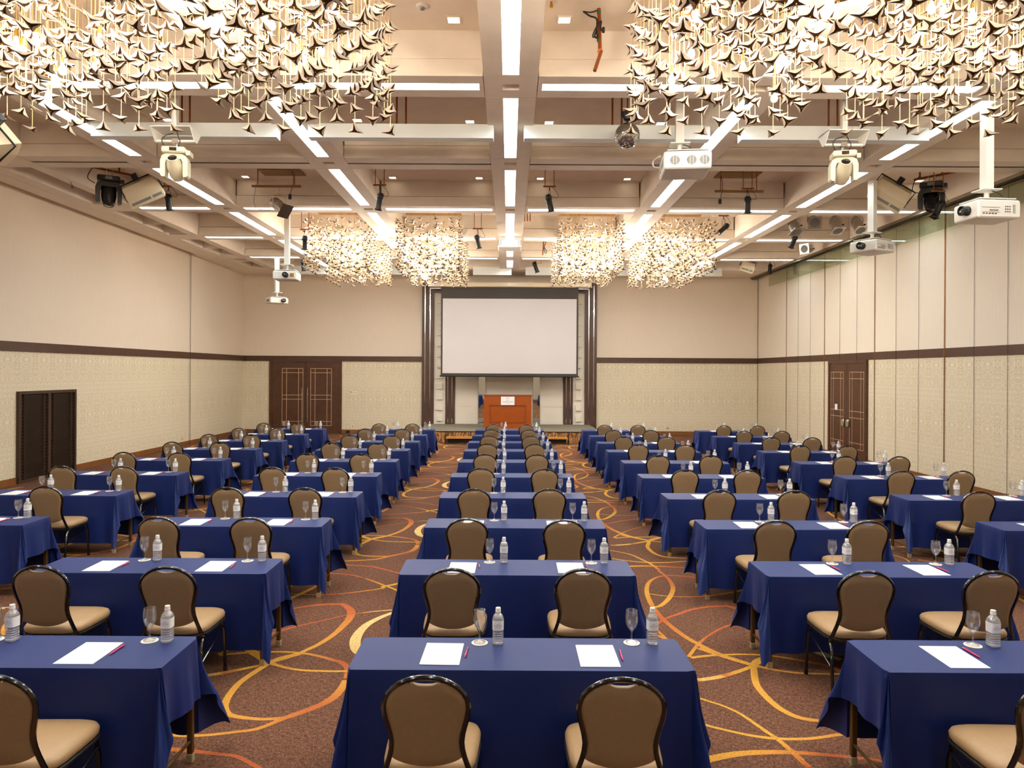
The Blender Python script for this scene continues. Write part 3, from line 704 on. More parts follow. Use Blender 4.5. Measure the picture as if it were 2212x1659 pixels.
o = link('lettering', text_mesh('sign_text', [('ANA', .042, 0, .012), ('CROWNE PLAZA', .048, 0, -.05), ('HOTELS & RESORTS', .02, 0, -.085)], M_navyink), t, None, Matrix.Translation((0, -.0095, 0)) @ Matrix.Rotation(pi / 2, 4, 'X'))
mb = MB()
for s in (-1, 1): mb.tube([(s * .055, -.0095, .098), (s * .03, -.0095, .11), (s * .012, -.0095, .098), (s * .03, -.0095, .085), (s * .05, -.0095, .088)], .003, n=4)
mb.tube([(0, -.0095, .112), (0, -.0095, .084)], .003, n=4); mb.obj('emblem', M_red, t, False)

# projection screen
ys = 24.6
tl, br = atD(953, 620, ys), atD(1248.5, 815.5, ys)
t = thing('projection_screen', 'large white projection screen with black border lowered over the stage', 'screen', ((tl.x + br.x) / 2, ys, br.z))
hw = (br.x - tl.x) / 2; hh = tl.z - br.z
mb = MB(); bw = .06; bt = hh - (atD(1100, 645.5, ys).z - br.z); bb = .125
mb.box(-hw, hw, -.004, .004, hh - bt, hh); mb.box(-hw, hw, -.004, .004, .03, bb); mb.box(-hw, -hw + bw, -.004, .004, bb, hh - bt); mb.box(hw - bw, hw, -.004, .004, bb, hh - bt); mb.obj('border', M_border, t, False)
mb = MB(); mb.box(-hw + bw, hw - bw, -.003, .003, bb, hh - bt); mb.obj('screen_surface', M_screen, t, False)
mb = MB(); mb.tube([(-hw - .03, 0, .03), (hw + .03, 0, .03)], .028, n=10); mb.obj('bottom_bar', M_blackp, t)
mb = MB()
for s in (-1, 1):
    for k in range(13):
        z = .1 + k * .21; mb.box(s * (hw + .0) - .03, s * hw + .03, -.003, .003, z, z + .006)
mb.obj('tension_tab', M_dark, t, False)
mb = MB(); mb.rbox(-hw - .45, hw + .45, -.1, .12, hh, hh + .18, .04, ax='x'); mb.box(-hw, -hw + .03, -.01, .01, hh + .16, ZB - br.z); mb.box(hw - .03, hw, -.01, .01, hh + .16, ZB - br.z); mb.obj('case', M_housew, t, False)

# ------------------------------------------------------------------ furniture prototypes
def hidden_protos(*os):
    pass
HW = [(.42, .202), (.45, .190), (.48, .180), (.52, .168), (.56, .159), (.60, .156), (.64, .161), (.68, .1705), (.72, .181), (.765, .187)]
def wz(z):
    if z <= HW[0][0]: return HW[0][1]
    for (a, b), (c, d) in zip(HW, HW[1:]):
        if a <= z <= c: return b + (d - b) * (z - a) / (c - a)
    return .187
def yb_(z): return .045 - (z - .42) * .21
def make_chair():
    t = thing('banquet_chair', '', 'chair')
    # back frame tube
    half = [(wz(z), z) for z in (.42, .45, .48, .52, .56, .60, .64, .68, .72)] + [(.187 * cos(a), .765 + .145 * sin(a)) for a in [pi / 2 * k / 9 for k in range(10)]]
    pts = [(x, yb_(z), z) for x, z in half] + [(-x, yb_(z), z) for x, z in half[-2::-1]]
    J = [(.185, .15, .408), (.195, .10, .398), (.202, .065, .402)]
    mb = MB(); mb.tube(J + pts + [(-x, y, z) for x, y, z in J[::-1]], .0125, M_black, 8); mb.obj('backrest_frame', M_black, t)
    # padded back panel
    mb = MB(); nu, nt = 18, 18
    def pt(u, v):
        zb = .478 + .045 * u * u; x0 = u * .176; zt = .765 + .136 * sqrt(max(0, 1 - (x0 / .182) ** 2))
        if abs(x0) < .062: zt -= .026 * sqrt(1 - (x0 / .062) ** 2)
        z = zb + (zt - zb) * v; g = .176 if z > .765 else wz(z) - .010; return u * g, z
    for sg in (-1, 1):
        g = []
        for j in range(nt + 1):
            for i in range(nu + 1):
                u, v = -1 + 2 * i / nu, j / nt; u = sin(u * pi / 2) * .6 + u * .4; x, z = pt(u, v)
                e = min(1, (1 - abs(u)) * 7) * min(1, v * 9 + .15) * min(1, (1 - v) * 9 + .1); th = .006 + (.012 if sg < 0 else .02) * sqrt(max(0, e))
                g.append((x, yb_(z) + sg * th, z))
        fs = []
        for j in range(nt):
            for i in range(nu):
                a = j * (nu + 1) + i; q = (a, a + 1, a + nu + 2, a + nu + 1); fs.append(q if sg < 0 else q[::-1])
        mb.add(g, fs)
    n1 = (nu + 1) * (nt + 1); rim = [i for i in range(nu + 1)] + [(j + 1) * (nu + 1) - 1 for j in range(1, nt + 1)] + [nt * (nu + 1) + i for i in range(nu - 1, -1, -1)] + [j * (nu + 1) for j in range(nt - 1, 0, -1)]
    for k in range(len(rim)):
        a, b = rim[k], rim[(k + 1) % len(rim)]; mb.f.append((b, a, a + n1, b + n1)); mb.m.append(0)
    pad = mb.obj('backrest', M_chair, t, ang=50)
    mb = MB(); mb.tube([(x, yb_(z) - .009, z) for x, z in [(-.06 * cos(pi * k / 10), .897 - .027 * sin(pi * k / 10)) for k in range(11)]], .0035, n=6); mb.obj('handle_piping', M_seat, pad)
    # seat
    def ring(s, z, yy=0):
        out = []
        for k in range(36):
            a = 2 * pi * k / 36; c, d = cos(a), sin(a); e = .42
            x = (abs(c) ** e) * (1 if c >= 0 else -1); y = (abs(d) ** e) * (1 if d >= 0 else -1)
            w = .222 + .012 * y; out.append((x * (w - s), .262 + y * (.222 - s), z + yy * (1 - .3 * y)))
        return out
    mb = MB(); mb.loft([ring(.012, .412), ring(.002, .425), ring(0, .445), ring(.008, .462), ring(.028, .474), ring(.07, .481), ring(.12, .485), ring(.2, .487)], None, None, True, True); mb.obj('seat', M_seat, t, ang=60)
    mb = MB(); mb.loft([ring(.03, .37), ring(.02, .40), ring(.014, .412)], None, None, True, True); mb.tube([(x, y, .404) for x, y, z in ring(.006, 0)], .010, n=6, closed=True); mb.obj('seat_frame', M_skirt, t)
    for s in (-1, 1):
        mb = MB(); mb.tube([(s * .19, .16, .395), (s * .20, .06, .385), (s * .208, .02, .35), (s * .215, -.01, .2), (s * .222, -.05, .014)], .0125, n=8); mb.tube([(s * .222, -.05, .0), (s * .2215, -.048, .03)], .016, n=8); mb.obj('leg', M_black, t)
        mb = MB(); mb.tube([(s * .19, .43, .395), (s * .2, .452, .3), (s * .208, .462, .014)], .0125, n=8); mb.tube([(s * .208, .462, 0), (s * .2075, .46, .03)], .016, n=8); mb.obj('leg', M_black, t)
        mb = MB(); mb.tube([(s * .213, -.004, .23), (s * .202, .44, .34)], .006, n=6); mb.obj('side_stretcher', M_black, t)
    return t
def make_table():
    t = thing('banquet_table', '', 'table')
    mb = MB(); mb.rbox(-.888, .888, -.213, .213, .672, .698, .03); mb.obj('tabletop', M_ply, t, False)
    mb = MB(); mb.box(-.78, .78, -.16, -.145, .62, .672); mb.box(-.78, .78, .145, .16, .62, .672); mb.obj('under_frame', M_leg, t, False)
    for x in (-.872, .872):
        for y in (-.19, .19):
            mb = MB(); mb.rbox(x - .016, x + .016, y - .016, y + .016, .01, .672, .005); lg = mb.obj('leg', M_leg, t)
            mb = MB(); mb.rbox(x - .019, x + .019, y - .019, y + .019, 0, .05, .006); mb.obj('foot_cap', M_foot, lg)
    for x in (-.872, .872):
        mb = MB(); mb.tube([(x, -.174, .12), (x, .174, .12)], .009, n=6); mb.obj('cross_bar', M_leg, t)
    return t
def cloth_mesh(seed, flare):
    rnd = random.Random(seed); A, Bq, ZT = .9, .225, .704; LF, LS = .57, .33; mb = MB(); NR = 12
    ph = [rnd.uniform(0, 6.28) for _ in range(8)]
    cols = []  # (base point, nx, ny, L, func lateral(rho))
    def straight(p0, p1, nx, ny, L, n, k0):
        for i in range(n):
            u = i / n; x = p0[0] + (p1[0] - p0[0]) * u; y = p0[1] + (p1[1] - p0[1]) * u; s = math.hypot(x - p0[0], y - p0[1]); T = math.hypot(p1[0] - p0[0], p1[1] - p0[1])
            ed = min(1, s / .12, (T - s) / .12)
            wv = sin(s * 9 + ph[k0]) * .010 + sin(s * 21 + ph[k0 + 1]) * .004
            edge = max(0, 1 - min(s, T - s) / .16)
            cols.append((x, y, nx, ny, L + .006 * sin(s * 7 + ph[k0]), (lambda r, wv=wv, ed=ed, edge=edge, L=L: .004 + r * flare * (1 + .5 * edge + (1.2 if L < .4 else 0)) + wv * ed * (r / L) ** 1.3 * (L / .33) - .03 * edge * (1 - edge) * 4 * (r / L))))
    def corner(cx, cy_, a0, swap, k):
        n = 26
        for i in range(n):
            th = (i + .0) / n * pi / 2; thl = th if not swap else pi / 2 - th   # thl=0 side normal, pi/2 front normal
            L = min(LS / max(cos(thl), 1e-4), LF / max(sin(thl), 1e-4)); a = a0 + th
            q = 2 * th / pi
            w1 = sin(pi * q); w2 = sin(3 * pi * q + (.3 if k % 2 else -.2)) * w1; 
            amp = .34 + .10 * sin(ph[k]); am2 = .13
            cols.append((cx, cy_, cos(a), sin(a), L, (lambda r, w1=w1, w2=w2, amp=amp, am2=am2: .004 + r * (flare + amp * w1 * (.4 + .6 * w1) * min(1, .35 + 1.6 * r) + am2 * w2))))
    c = .012
    straight((-A + c, -Bq), (A - c, -Bq), 0, -1, LF, 60, 0)
    corner(A - c, -Bq + c, -pi / 2, True, 4)
    straight((A, -Bq + c), (A, Bq - c), 1, 0, LS, 18, 2)
    corner(A - c, Bq - c, 0, False, 5)
    straight((A - c, Bq), (-A + c, Bq), 0, 1, LF, 60, 3)
    corner(-A + c, Bq - c, pi / 2, True, 6)
    straight((-A, Bq - c), (-A, -Bq + c), -1, 0, LS, 18, 1)
    corner(-A + c, -Bq + c, pi, False, 7)
    rings = []
    for j in range(NR + 1):
        ring = []
        for x, y, nx, ny, L, f in cols:
            r = L * (j / NR) ** 1.15; lat = f(r) if j else 0.0
            lat = max(.0, lat) ; lat = min(lat, r * .8 + .004) if j else 0
            dz = sqrt(max(0, r * r - (lat - .004 if j else 0) ** 2)) if j else 0
            ring.append((x + nx * lat, y + ny * lat, max(.006, ZT - dz - (.003 if j else 0))))
        rings.append(ring)
    n = len(cols); mb.loft(rings[::-1])
    # top
    rt = rings[0]; o = len(mb.v); inner = [(max(-A + .05, min(A - .05, x)), max(-Bq + .05, min(Bq - .05, y)), ZT) for x, y, z in rt]
    mb.add(inner + rt, [(i + n, (i + 1) % n + n, (i + 1) % n, i) for i in range(n)]); mb.add([(-A + .05, -Bq + .05, ZT), (A - .05, -Bq + .05, ZT), (A - .05, Bq - .05, ZT), (-A + .05, Bq - .05, ZT)], [(0, 1, 2, 3)])
    me = mb.mesh('tablecloth', M_cloth, True, 70); return me
CLOTHS = [cloth_mesh(k, .035 + .01 * (k % 3)) for k in range(5)]
def make_glass():
    mb = MB()
    mb.lathe([(.034, .002), (.034, .004), (.012, .009), (.0055, .016), (.0045, .05), (.006, .066), (.014, .075), (.026, .092), (.0335, .115), (.036, .135), (.0345, .16), (.031, .186), (.0295, .186), (.0325, .16), (.034, .135), (.0315, .115), (.024, .094), (.010, .079), (.001, .076)], None, None, 24, True, False)
    o = mb.obj('wine_glass', M_glass, None, ang=80); return tag(o, '', 'glass')
def make_coaster():
    mb = MB(); mb.lathe([(.0465, 0), (.0465, .0018), (.036, .0018), (.034, .0012)], None, None, 28); o = mb.obj('paper_coaster', M_coaster, None, False); return tag(o, '', 'coaster')
def make_bottle():
    t = thing('water_bottle', '', 'bottle')
    def ring(r, z, k=.6):
        out = []
        for q in range(24):
            a = 2 * pi * q / 24; c, d = cos(a), sin(a); out.append(((abs(c) ** k) * (1 if c >= 0 else -1) * r, (abs(d) ** k) * (1 if d >= 0 else -1) * r, z))
        return out
    R_ = [ring(.024, 0), ring(.029, .003), ring(.031, .010)]
    for k in range(5): z = .016 + k * .013; R_ += [ring(.031, z), ring(.0285, z + .004), ring(.031, z + .008)]
    R_ += [ring(.031, .083), ring(.031, .140), ring(.0305, .150, .7), ring(.027, .160, .85), ring(.018, .172, 1), ring(.0125, .177, 1), ring(.0125, .184, 1)]
    mb = MB(); mb.loft(R_, None, None, True, True); mb.obj('bottle_body', M_pet, t, ang=50)
    mb = MB(); mb.loft([ring(.0318, .084), ring(.0318, .139)], None, None, False, False); lb = mb.obj('label', M_label, t, ang=60)
    link('label_lettering', text_mesh('bottle_text', [('ANA', .007, 0, .012), ('CROWNE PLAZA', .0062, 0, .004), ('NATURAL WATER', .0036, 0, -.002)], M_red), lb, None, Matrix.Translation((0, -.0323, .105)) @ Matrix.Rotation(pi / 2, 4, 'X'))
    mb = MB(); mb.lathe([(.0155, .180), (.0155, .188), (.0145, .189), (.0145, .2), (.0135, .2045), (.006, .205)], None, None, 20); mb.obj('cap', M_cap, t)
    return t
def make_paper():
    t = thing('note_paper', '', 'paper')
    mb = MB(); mb.box(-.105, .105, -.1485, .1485, 0, .0025); mb.obj('sheet_stack', M_paper, t, False)
    link('letterhead', text_mesh('paper_text', [('ANA', .008, 0, .128), ('CROWNE PLAZA', .0095, 0, .117), ('Tel  Fax', .006, 0, -.138)], M_ink), t, (0, 0, .0029))
    return t
def make_pen():
    t = thing('ballpoint_pen', '', 'pen')
    mb = MB(); mb.lathe([(.0012, -.07), (.0035, -.058), (.0052, -.05), (.0052, .06), (.004, .064), (.0025, .072)], None, Matrix.Translation((0, 0, .0055)) @ Matrix.Rotation(-pi / 2, 4, 'X'), 10); mb.obj('barrel', M_pen, t)
    mb = MB(); mb.box(-.0015, .0015, .018, .06, .0115, .013); mb.box(-.0015, .0015, .056, .06, .009, .0125); mb.obj('clip', M_pen, t, False)
    return t
PR = dict(chair=make_chair(), table=make_table(), glass=make_glass(), coaster=make_coaster(), bottle=make_bottle(), paper=make_paper(), pen=make_pen())
used = set()
def put(kind, loc, rz, label, group):
    p = PR[kind]
    o = p if kind not in used else copy_tree(p)
    used.add(kind); o.location = loc; o.rotation_euler = (0, 0, rz); o['label'] = label; o['group'] = group; return o

DROW = [3.68, 5.40, 7.03, 8.69, 10.41, 12.10, 13.80, 15.43, 17.07, 18.68]
CX = {'A': [-5.70] * 4 + [-5.76, -5.78, -5.82, -5.82, -5.81, -5.79], 'B': [-2.69, -2.74, -2.75, -2.76, -2.83, -2.82, -2.86, -2.87, -2.90, -2.88],
      'C': [.072, .068, .066, .053, .048, .045, .03, .02, .02, .02], 'D': [2.86, 2.87, 2.85, 2.845, 2.855, 2.86, 2.83, 2.84, 2.86, 2.853], 'E': [5.80, 5.80, 5.80, 5.78, 5.845, 5.87, 5.85, 5.89, 5.87, 5.88]}
CN = {'A': 'far left', 'B': 'left', 'C': 'centre', 'D': 'right', 'E': 'far right'}
NTH = ['nearest', 'second nearest', 'third nearest', 'fourth nearest', 'fifth nearest', 'sixth nearest', 'seventh nearest', 'eighth nearest', 'ninth nearest', 'farthest']
NTH8 = NTH[:7] + ['farthest']
def inview(x, y, z, m=70, mx=.0):
    if y < .5: return False
    best = False
    for dx in (-mx, mx):
        px, py = proj((x + dx, y, z))
        if -m < px < W_ + m and -m < py < H_ + m: best = True
    return best
rj = random.Random(11)
for cn in 'CBDAE':
    for r in range(10):
        if cn in 'AE' and r < 2: continue
        D0, cx = DROW[r], CX[cn][r]; nth = NTH[r] if cn not in 'AE' else NTH8[r - 2]; nm = CN[cn]
        rot = rj.uniform(-.004, .004)
        put('table', (cx, D0 + .225, 0), rot, 'folding banquet table under navy cloth, %s in the %s column' % (nth, nm), 'banquet tables in five columns')
        o = link('tablecloth', CLOTHS[(r * 2 + ord(cn)) % 5], None, (cx, D0 + .225, 0)); o.rotation_euler = (0, 0, rot + (pi if (r + ord(cn)) % 2 else 0))
        tag(o, 'navy blue tablecloth draped over the %s table of the %s column' % (nth, nm), 'tablecloth', 'navy tablecloths')
        for s, sn in ((-1, 'left'), (1, 'right')):
            jx, jy = rj.uniform(-.02, .02), rj.uniform(-.02, .02)
            x = cx + s * .43 + jx; yb = D0 - .53 + jy
            if r == 0: x = cx + s * .43
            if inview(x, yb, .92, 60, .25):
                put('chair', (x, yb, 0), rj.uniform(-.03, .03), 'tan and black banquet chair, %s seat of the %s %s column table' % (sn, nth, nm), 'banquet chairs at the tables')
            sx = cx + (-.232 if s < 0 else .615) - (0 if cn in 'ABC' else .0) + rj.uniform(-.02, .02); sy = D0 + .37 + rj.uniform(-.015, .015)
            if cn in 'AB': sx += .02
            if inview(sx, sy, .8, 40):
                put('coaster', (sx, sy, .7045), 0, 'round white coaster under the glass, %s place, %s %s column table' % (sn, nth, nm), 'white paper coasters')
                put('glass', (sx, sy, .7065), 0, 'empty stemmed wine glass, %s place of the %s %s column table' % (sn, nth, nm), 'stemmed glasses')
            bx = sx + .112 + rj.uniform(-.012, .012)
            if inview(bx, sy, .8, 40):
                put('bottle', (bx, sy - .01, .7045), rj.uniform(-.25, .25), 'water bottle with white label, %s place of the %s %s column table' % (sn, nth, nm), 'water bottles')
            pxx = cx + s * .43 + rj.uniform(-.02, .015); pyy = D0 + .205 + rj.uniform(-.01, .01); pr = rj.uniform(-.03, .03)
            if inview(pxx, pyy, .7, 60, .1):
                put('paper', (pxx, pyy, .7045), pr, 'white note paper, %s place of the %s %s column table' % (sn, nth, nm), 'note papers')
            if inview(pxx + .13, pyy, .7, 30):
                put('pen', (pxx + .13, pyy + rj.uniform(0, .05), .7045), pr + rj.uniform(-.06, .12), 'magenta ballpoint pen beside the paper, %s place, %s %s column table' % (sn, nth, nm), 'magenta pens')

# ------------------------------------------------------------------ chandeliers of three-pointed stars
def star_geo():
    """three-armed star: white concave faces, bronze groove along each arm underneath, brass knob"""
    r, rv = .093, .042; vs = [(0, 0, .016), (0, 0, -.014)]; fs = []; ms = []
    for k in range(3):
        a = 2 * pi * k / 3; vs.append((r * cos(a), r * sin(a), .014))             # 2,6,10.. tip
        b = a + pi / 3; vs.append((rv * cos(b), rv * sin(b), .010))               # valley
        c = a - .55; vs.append((.024 * cos(c), .024 * sin(c), -.006)); c = a + .55; vs.append((.024 * cos(c), .024 * sin(c), -.006))
    for k in range(3):
        T, V, S0, S1 = 2 + 4 * k, 3 + 4 * k, 4 + 4 * k, 5 + 4 * k; k2 = (k + 1) % 3; T2, S02 = 2 + 4 * k2, 4 + 4 * k2
        Vp = 3 + 4 * ((k + 2) % 3)
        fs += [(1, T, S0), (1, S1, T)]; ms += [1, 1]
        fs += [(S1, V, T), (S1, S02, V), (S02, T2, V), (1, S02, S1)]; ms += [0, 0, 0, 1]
        fs += [(0, T, V), (0, Vp, T)]; ms += [0, 0]
    o = len(vs)
    for z, q in ((-.014, .005), (-.022, .006), (-.026, .001)):
        for k in range(5): vs.append((q * cos(2 * pi * k / 5), q * sin(2 * pi * k / 5), z))
    for i in range(2):
        for k in range(5): fs.append((o + i * 5 + k, o + i * 5 + k + 5, o + i * 5 + (k + 1) % 5 + 5, o + i * 5 + (k + 1) % 5)); ms.append(2)
    return vs, fs, ms
SV, SF, SM = star_geo()
me_star = bpy.data.meshes.new('star'); me_star.from_pydata(SV, [], SF)
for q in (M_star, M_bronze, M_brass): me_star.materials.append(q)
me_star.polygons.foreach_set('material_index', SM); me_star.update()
mb = MB(); mb.lathe([(.0026, 0), (.0026, 1)], None, None, 6, False, False); me_rod = mb.mesh('rod', M_rod)
mb = MB(); mb.lathe([(.0125, 0), (.0125, -.02), (.02, -.035), (.029, -.055), (.031, -.075), (.026, -.094), (.012, -.105), (.001, -.107)], None, None, 12); me_bulb = mb.mesh('bulb', M_bulb)
mb = MB(); mb.lathe([(.015, 0), (.015, .06), (.004, .07)], None, None, 10); me_sock = mb.mesh('socket', M_brass)
def chandelier(gx, gy, sx, sy, label):
    rnd = random.Random(int(gx * 100) + int(gy * 10) + sx * 7 + sy * 3)
    x0, y0, Lq = .37, .37, 1.44
    cx, cyy = gx + sx * (x0 + Lq / 2), gy + sy * (y0 + Lq / 2)
    t = thing('star_chandelier', label, 'chandelier', (cx, cyy, ZC), 0, 'square chandeliers of hanging white stars')
    mb = MB(); mb.box(-.70, .70, -.70, .70, -.03, 0); mb.obj('canopy_plate', M_brass, t, False)
    n = 9; sp = Lq / (n - 1); stars = []
    bulbs = set()
    while len(bulbs) < 11: bulbs.add((rnd.randrange(n - 1), rnd.randrange(n - 1)))
    for i in range(n):
        for j in range(n):
            x, y = -Lq / 2 + i * sp + rnd.uniform(-.006, .006), -Lq / 2 + j * sp + rnd.uniform(-.006, .006)
            per = i in (0, n - 1) or j in (0, n - 1); off = 0 if (i + j) % 2 == 0 else .105
            zs = [4.675 + off + k * .21 for k in range(6)]
            if not per: zs = [z for z in zs if rnd.random() < (.22 if z < 4.95 else .40)] or [zs[0]]
            ro = link('hanging_rod', me_rod, t, (x, y, zs[0] - ZC)); ro.scale = (1, 1, ZC - .03 - zs[0])
            for z in zs:
                tl = -rnd.uniform(.25, .62); yaw = rnd.choice((0, pi / 3)) + pi / 6 + rnd.gauss(0, .35)
                td = -pi / 2 + rnd.gauss(0, .6)
                M = Matrix.Translation((x, y, z - ZC + rnd.uniform(-.012, .012))) @ Matrix.Rotation(tl, 4, Vector((-sin(td), cos(td), 0))) @ Matrix.Rotation(yaw, 4, 'Z')
                wp = (cx + x, cyy + y, z); vis = inview(*wp, m=10)
                face = 1 if (j == 0 or (i == 0) or (i == n - 1) or z < 4.9) else 0
                stars.append(((not vis, -face, wp[1]), M))
    stars.sort(key=lambda q: q[0])
    for _, M in stars[:100]: link('star', me_star, t, None, M)
    mb = MB()
    V = []; F = []; m_ = []
    for _, M in stars[100:]:
        o = len(V); V += [tuple(M @ Vector(v)) for v in SV]; F += [tuple(i + o for i in f) for f in SF]; m_ += SM
    me = bpy.data.meshes.new('inner_stars'); me.from_pydata(V, [], F)
    for q in (M_star, M_bronze, M_brass): me.materials.append(q)
    me.polygons.foreach_set('material_index', m_); me.update(); o = link('inner_stars', me, t); o['kind'] = 'stuff'
    for (i, j) in sorted(bulbs):
        x, y = -Lq / 2 + (i + .5) * sp, -Lq / 2 + (j + .5) * sp; z = rnd.uniform(4.86, 5.55)
        b = link('bulb', me_bulb, t, (x, y, z - ZC)); link('socket', me_sock, b)
        ro = link('bulb_rod', me_rod, t, (x, y, z + .06 - ZC)); ro.scale = (1.4, 1.4, ZC - .03 - z - .06)
    return t
for gy, gn in ((5.40, 'near'), (18.53, 'far')):
    for gx, hn in ((-3.025, 'left'), (3.025, 'right')):
        for sy in (1, -1):
            for sx in (-1, 1):
                inner = (gx < 0) == (sx > 0)
                chandelier(gx, gy, sx, sy, 'glowing star chandelier of %s %s group, %s half, %s' % (gn, hn, 'rear' if sy > 0 else 'front', 'beside centre coffer' if inner else 'on the outer side'))

# ------------------------------------------------------------------ ceiling equipment
def wire(pts, r=.006, m=None):
    P = [Vector(p) for p in pts]; out = []
    for i in range(len(P) - 1):
        g = lambda k: P[max(0, min(len(P) - 1, k))]
        a, b, c, d = g(i - 1), g(i), g(i + 1), g(i + 2)
        for k in range(4):
            t_ = k / 4; out.append(.5 * (2 * b + (c - a) * t_ + (2 * a - 5 * b + 4 * c - d) * t_ ** 2 + (3 * b - a - 3 * c + d) * t_ ** 3))
    out.append(P[-1]); mb = MB(); mb.tube(out, r, m, 6); return mb
def par_can(p, label, tilt, yaw=0., s=1., hang=None, mt=None, bar='short', group='black spot cans'):
    """small theatre can: yoke, body, lens frame; hung from a short pipe on two drop rods"""
    mt = mt or M_blackp
    t = thing('spotlight_can', label, 'stage light', p, 0, group)
    Mb = Matrix.Rotation(yaw, 4, 'Z') @ Matrix.Rotation(tilt, 4, 'Y')
    mb = MB(); mb.lathe([(.02, .165 * s), (.05 * s, .15 * s), (.066 * s, .115 * s), (.068 * s, .07 * s), (.062 * s, .05 * s), (.055 * s, .04 * s), (.055 * s, -.15 * s), (.065 * s, -.152 * s), (.065 * s, -.165 * s), (.05 * s, -.165 * s), (.048 * s, -.12 * s)], None, Mb, 18)
    bd = mb.obj('body', mt, t)
    mb = MB()
    for k in range(4):
        a = pi / 4 + k * pi / 2; mb.box(.06 * s, .082 * s, -.006, .006, -.17 * s, -.155 * s, None, Mb @ Matrix.Rotation(a, 4, 'Z'))
    mb.obj('filter_clip', mt, bd, False)
    mb = MB(); mb.lathe([(.046 * s, -.155 * s), (.001, -.148 * s)], None, Mb, 16, False, False); mb.obj('lens', M_lens, bd)
    Y = Matrix.Rotation(yaw, 4, 'Z')
    mb = MB(); mb.tube([Y @ Vector(v) for v in ((0, -.078 * s, .07 * s), (0, -.082 * s, .2 * s), (0, 0, .225 * s), (0, .082 * s, .2 * s), (0, .078 * s, .07 * s))], .006, n=6); mb.tube([(0, 0, .22 * s), (0, 0, .30 * s)], .010, n=6); mb.obj('yoke', mt, t)
    kb = MB(); kb.tube([Y @ Vector((0, -.07 * s, .07 * s)), Y @ Vector((0, -.125 * s, .07 * s))], .014, n=6); kb.ball(Y @ Vector((0, -.12 * s, .07 * s)), .022); kb.obj('knob', mt, t)
    top = .31 * s
    if bar == 'short':
        mb = MB(); mb.tube([(-.12, 0, top), (.12, 0, top)], .017, n=8); mb.obj('hanging_bar', M_rust, t)
        hz = (hang if hang else ZC) - p[2]
        for x in (-.085, .085):
            mb = MB(); mb.tube([(x, 0, top), (x, 0, hz)], .008, n=6); mb.obj('drop_rod', M_rust, t)
    elif bar == 'clamp':
        hz = (hang if hang else ZC) - p[2]; mb = MB(); mb.tube([(0, 0, top - .02), (0, 0, hz)], .012, n=6); mb.obj('drop_rod', mt, t)
    wire([(.03, 0, top), (.11 * s, .0, .24 * s), (.17 * s, .01, .12 * s), (.10 * s, .01, .10 * s), (.04 * s, 0, .13 * s)], .004).obj('cable', M_cable, t)
    return t
def fx(px, py, D): return tuple(atD(px, py, D))
par_can(fx(820, 435, 13.5), 'black spot can hanging from copper bar in coffer left of centre', .15, .1)
par_can(fx(1187, 438, 13.5), 'black spot can hanging from copper bar just right of centre beam', -.22, .1)
par_can(fx(1615, 442, 13.8), 'black spot can on the long bar right of the big near projector', 0, 0)
par_can(fx(364, 436, 14.2), 'black spot can between tilted speaker and strip light at left', -.1, 0)
par_can(fx(1032, 522, 17.0), 'black spot can left of the centre projector', -.22, .2)
par_can(fx(1563, 494, 17.0), 'dark spot can angled down left, right of the far chandeliers', .85, .1)
par_can(fx(1157, 577, 22.8), 'black spot can near the stage right of centre', -.35, .1, 1.1)
par_can(fx(659, 524, 16.6), 'dark spot can at the left edge of the far chandeliers', 0, .6)
par_can(fx(655, 573, 21.0), 'black spot can below left far chandelier near the back wall', -.1, 0, 1, ZB, None, 'clamp')
par_can(fx(1714, 522, 17.6), 'black spot can hanging below the silver floodlight at right', .4, .1, 1, ZB + .3, None, 'clamp')
par_can(fx(2027, 452, 12.75), 'black spot can beside the right black moving head', .5, .1, 1.05)
par_can(fx(1663, 581, 23.0), 'small black spot can at the far right by the back wall', .1, 0, 1, ZB, None, 'clamp')

def flood(p, label, rotM, hang, s=1., mt=None):
    t = thing('floodlight', label, 'stage light', p, 0, 'silver floodlights'); mt = mt or M_silver
    mb = MB(); mb.lathe([(.03 * s, -.20 * s), (.09 * s, -.17 * s), (.115 * s, -.10 * s), (.118 * s, -.02 * s), (.112 * s, -.018 * s), (.112 * s, .17 * s), (.118 * s, .18 * s)], None, rotM, 22, True, False); bd = mb.obj('body', mt, t)
    mb = MB(); mb.box(-.135 * s, .135 * s, -.135 * s, .135 * s, .18 * s, .188 * s, None, rotM); mb.obj('filter_frame', mt, bd, False)
    mb = MB(); mb.lathe([(.105 * s, .19 * s), (.001, .192 * s)], None, rotM, 20, False, False); mb.obj('lens', M_grey, bd)
    mb = MB(); mb.tube([(-.125 * s, 0, 0), (-.13 * s, 0, .12 * s), (-.05 * s, 0, .2 * s), (.05 * s, 0, .2 * s), (.13 * s, 0, .12 * s), (.125 * s, 0, 0)], .008, n=6); mb.tube([(0, 0, .2 * s), (0, 0, hang - p[2])], .010, n=6); mb.obj('yoke', mt, t)
    mb = MB(); mb.tube([(.12 * s, 0, 0), (.17 * s, 0, 0)], .012, n=6); mb.ball((.17 * s, 0, 0), .02); mb.obj('knob', M_blackp, t)
    return t
def aim(yaw, pitch): return Matrix.Rotation(yaw, 4, 'Z') @ Matrix.Rotation(pitch, 4, 'X')
for i, (px, py, yw, pt_) in enumerate(((1715, 487, .3, pi - .5), (1757, 478, -.2, pi - 1.2), (1805, 485, .1, pi - .5), (1852, 485, .2, pi - .6))):
    flood(fx(px, py, 16.6), 'silver floodlight, %s in the row of four hanging at upper right' % ORD[i], aim(yw, pt_), ZC, 1.05)
flood(fx(1745, 537, 19.6), 'bright silver floodlight facing left under the right coffers', aim(-.9, pi / 2 + .15), ZC, 1.0, M_chrome)
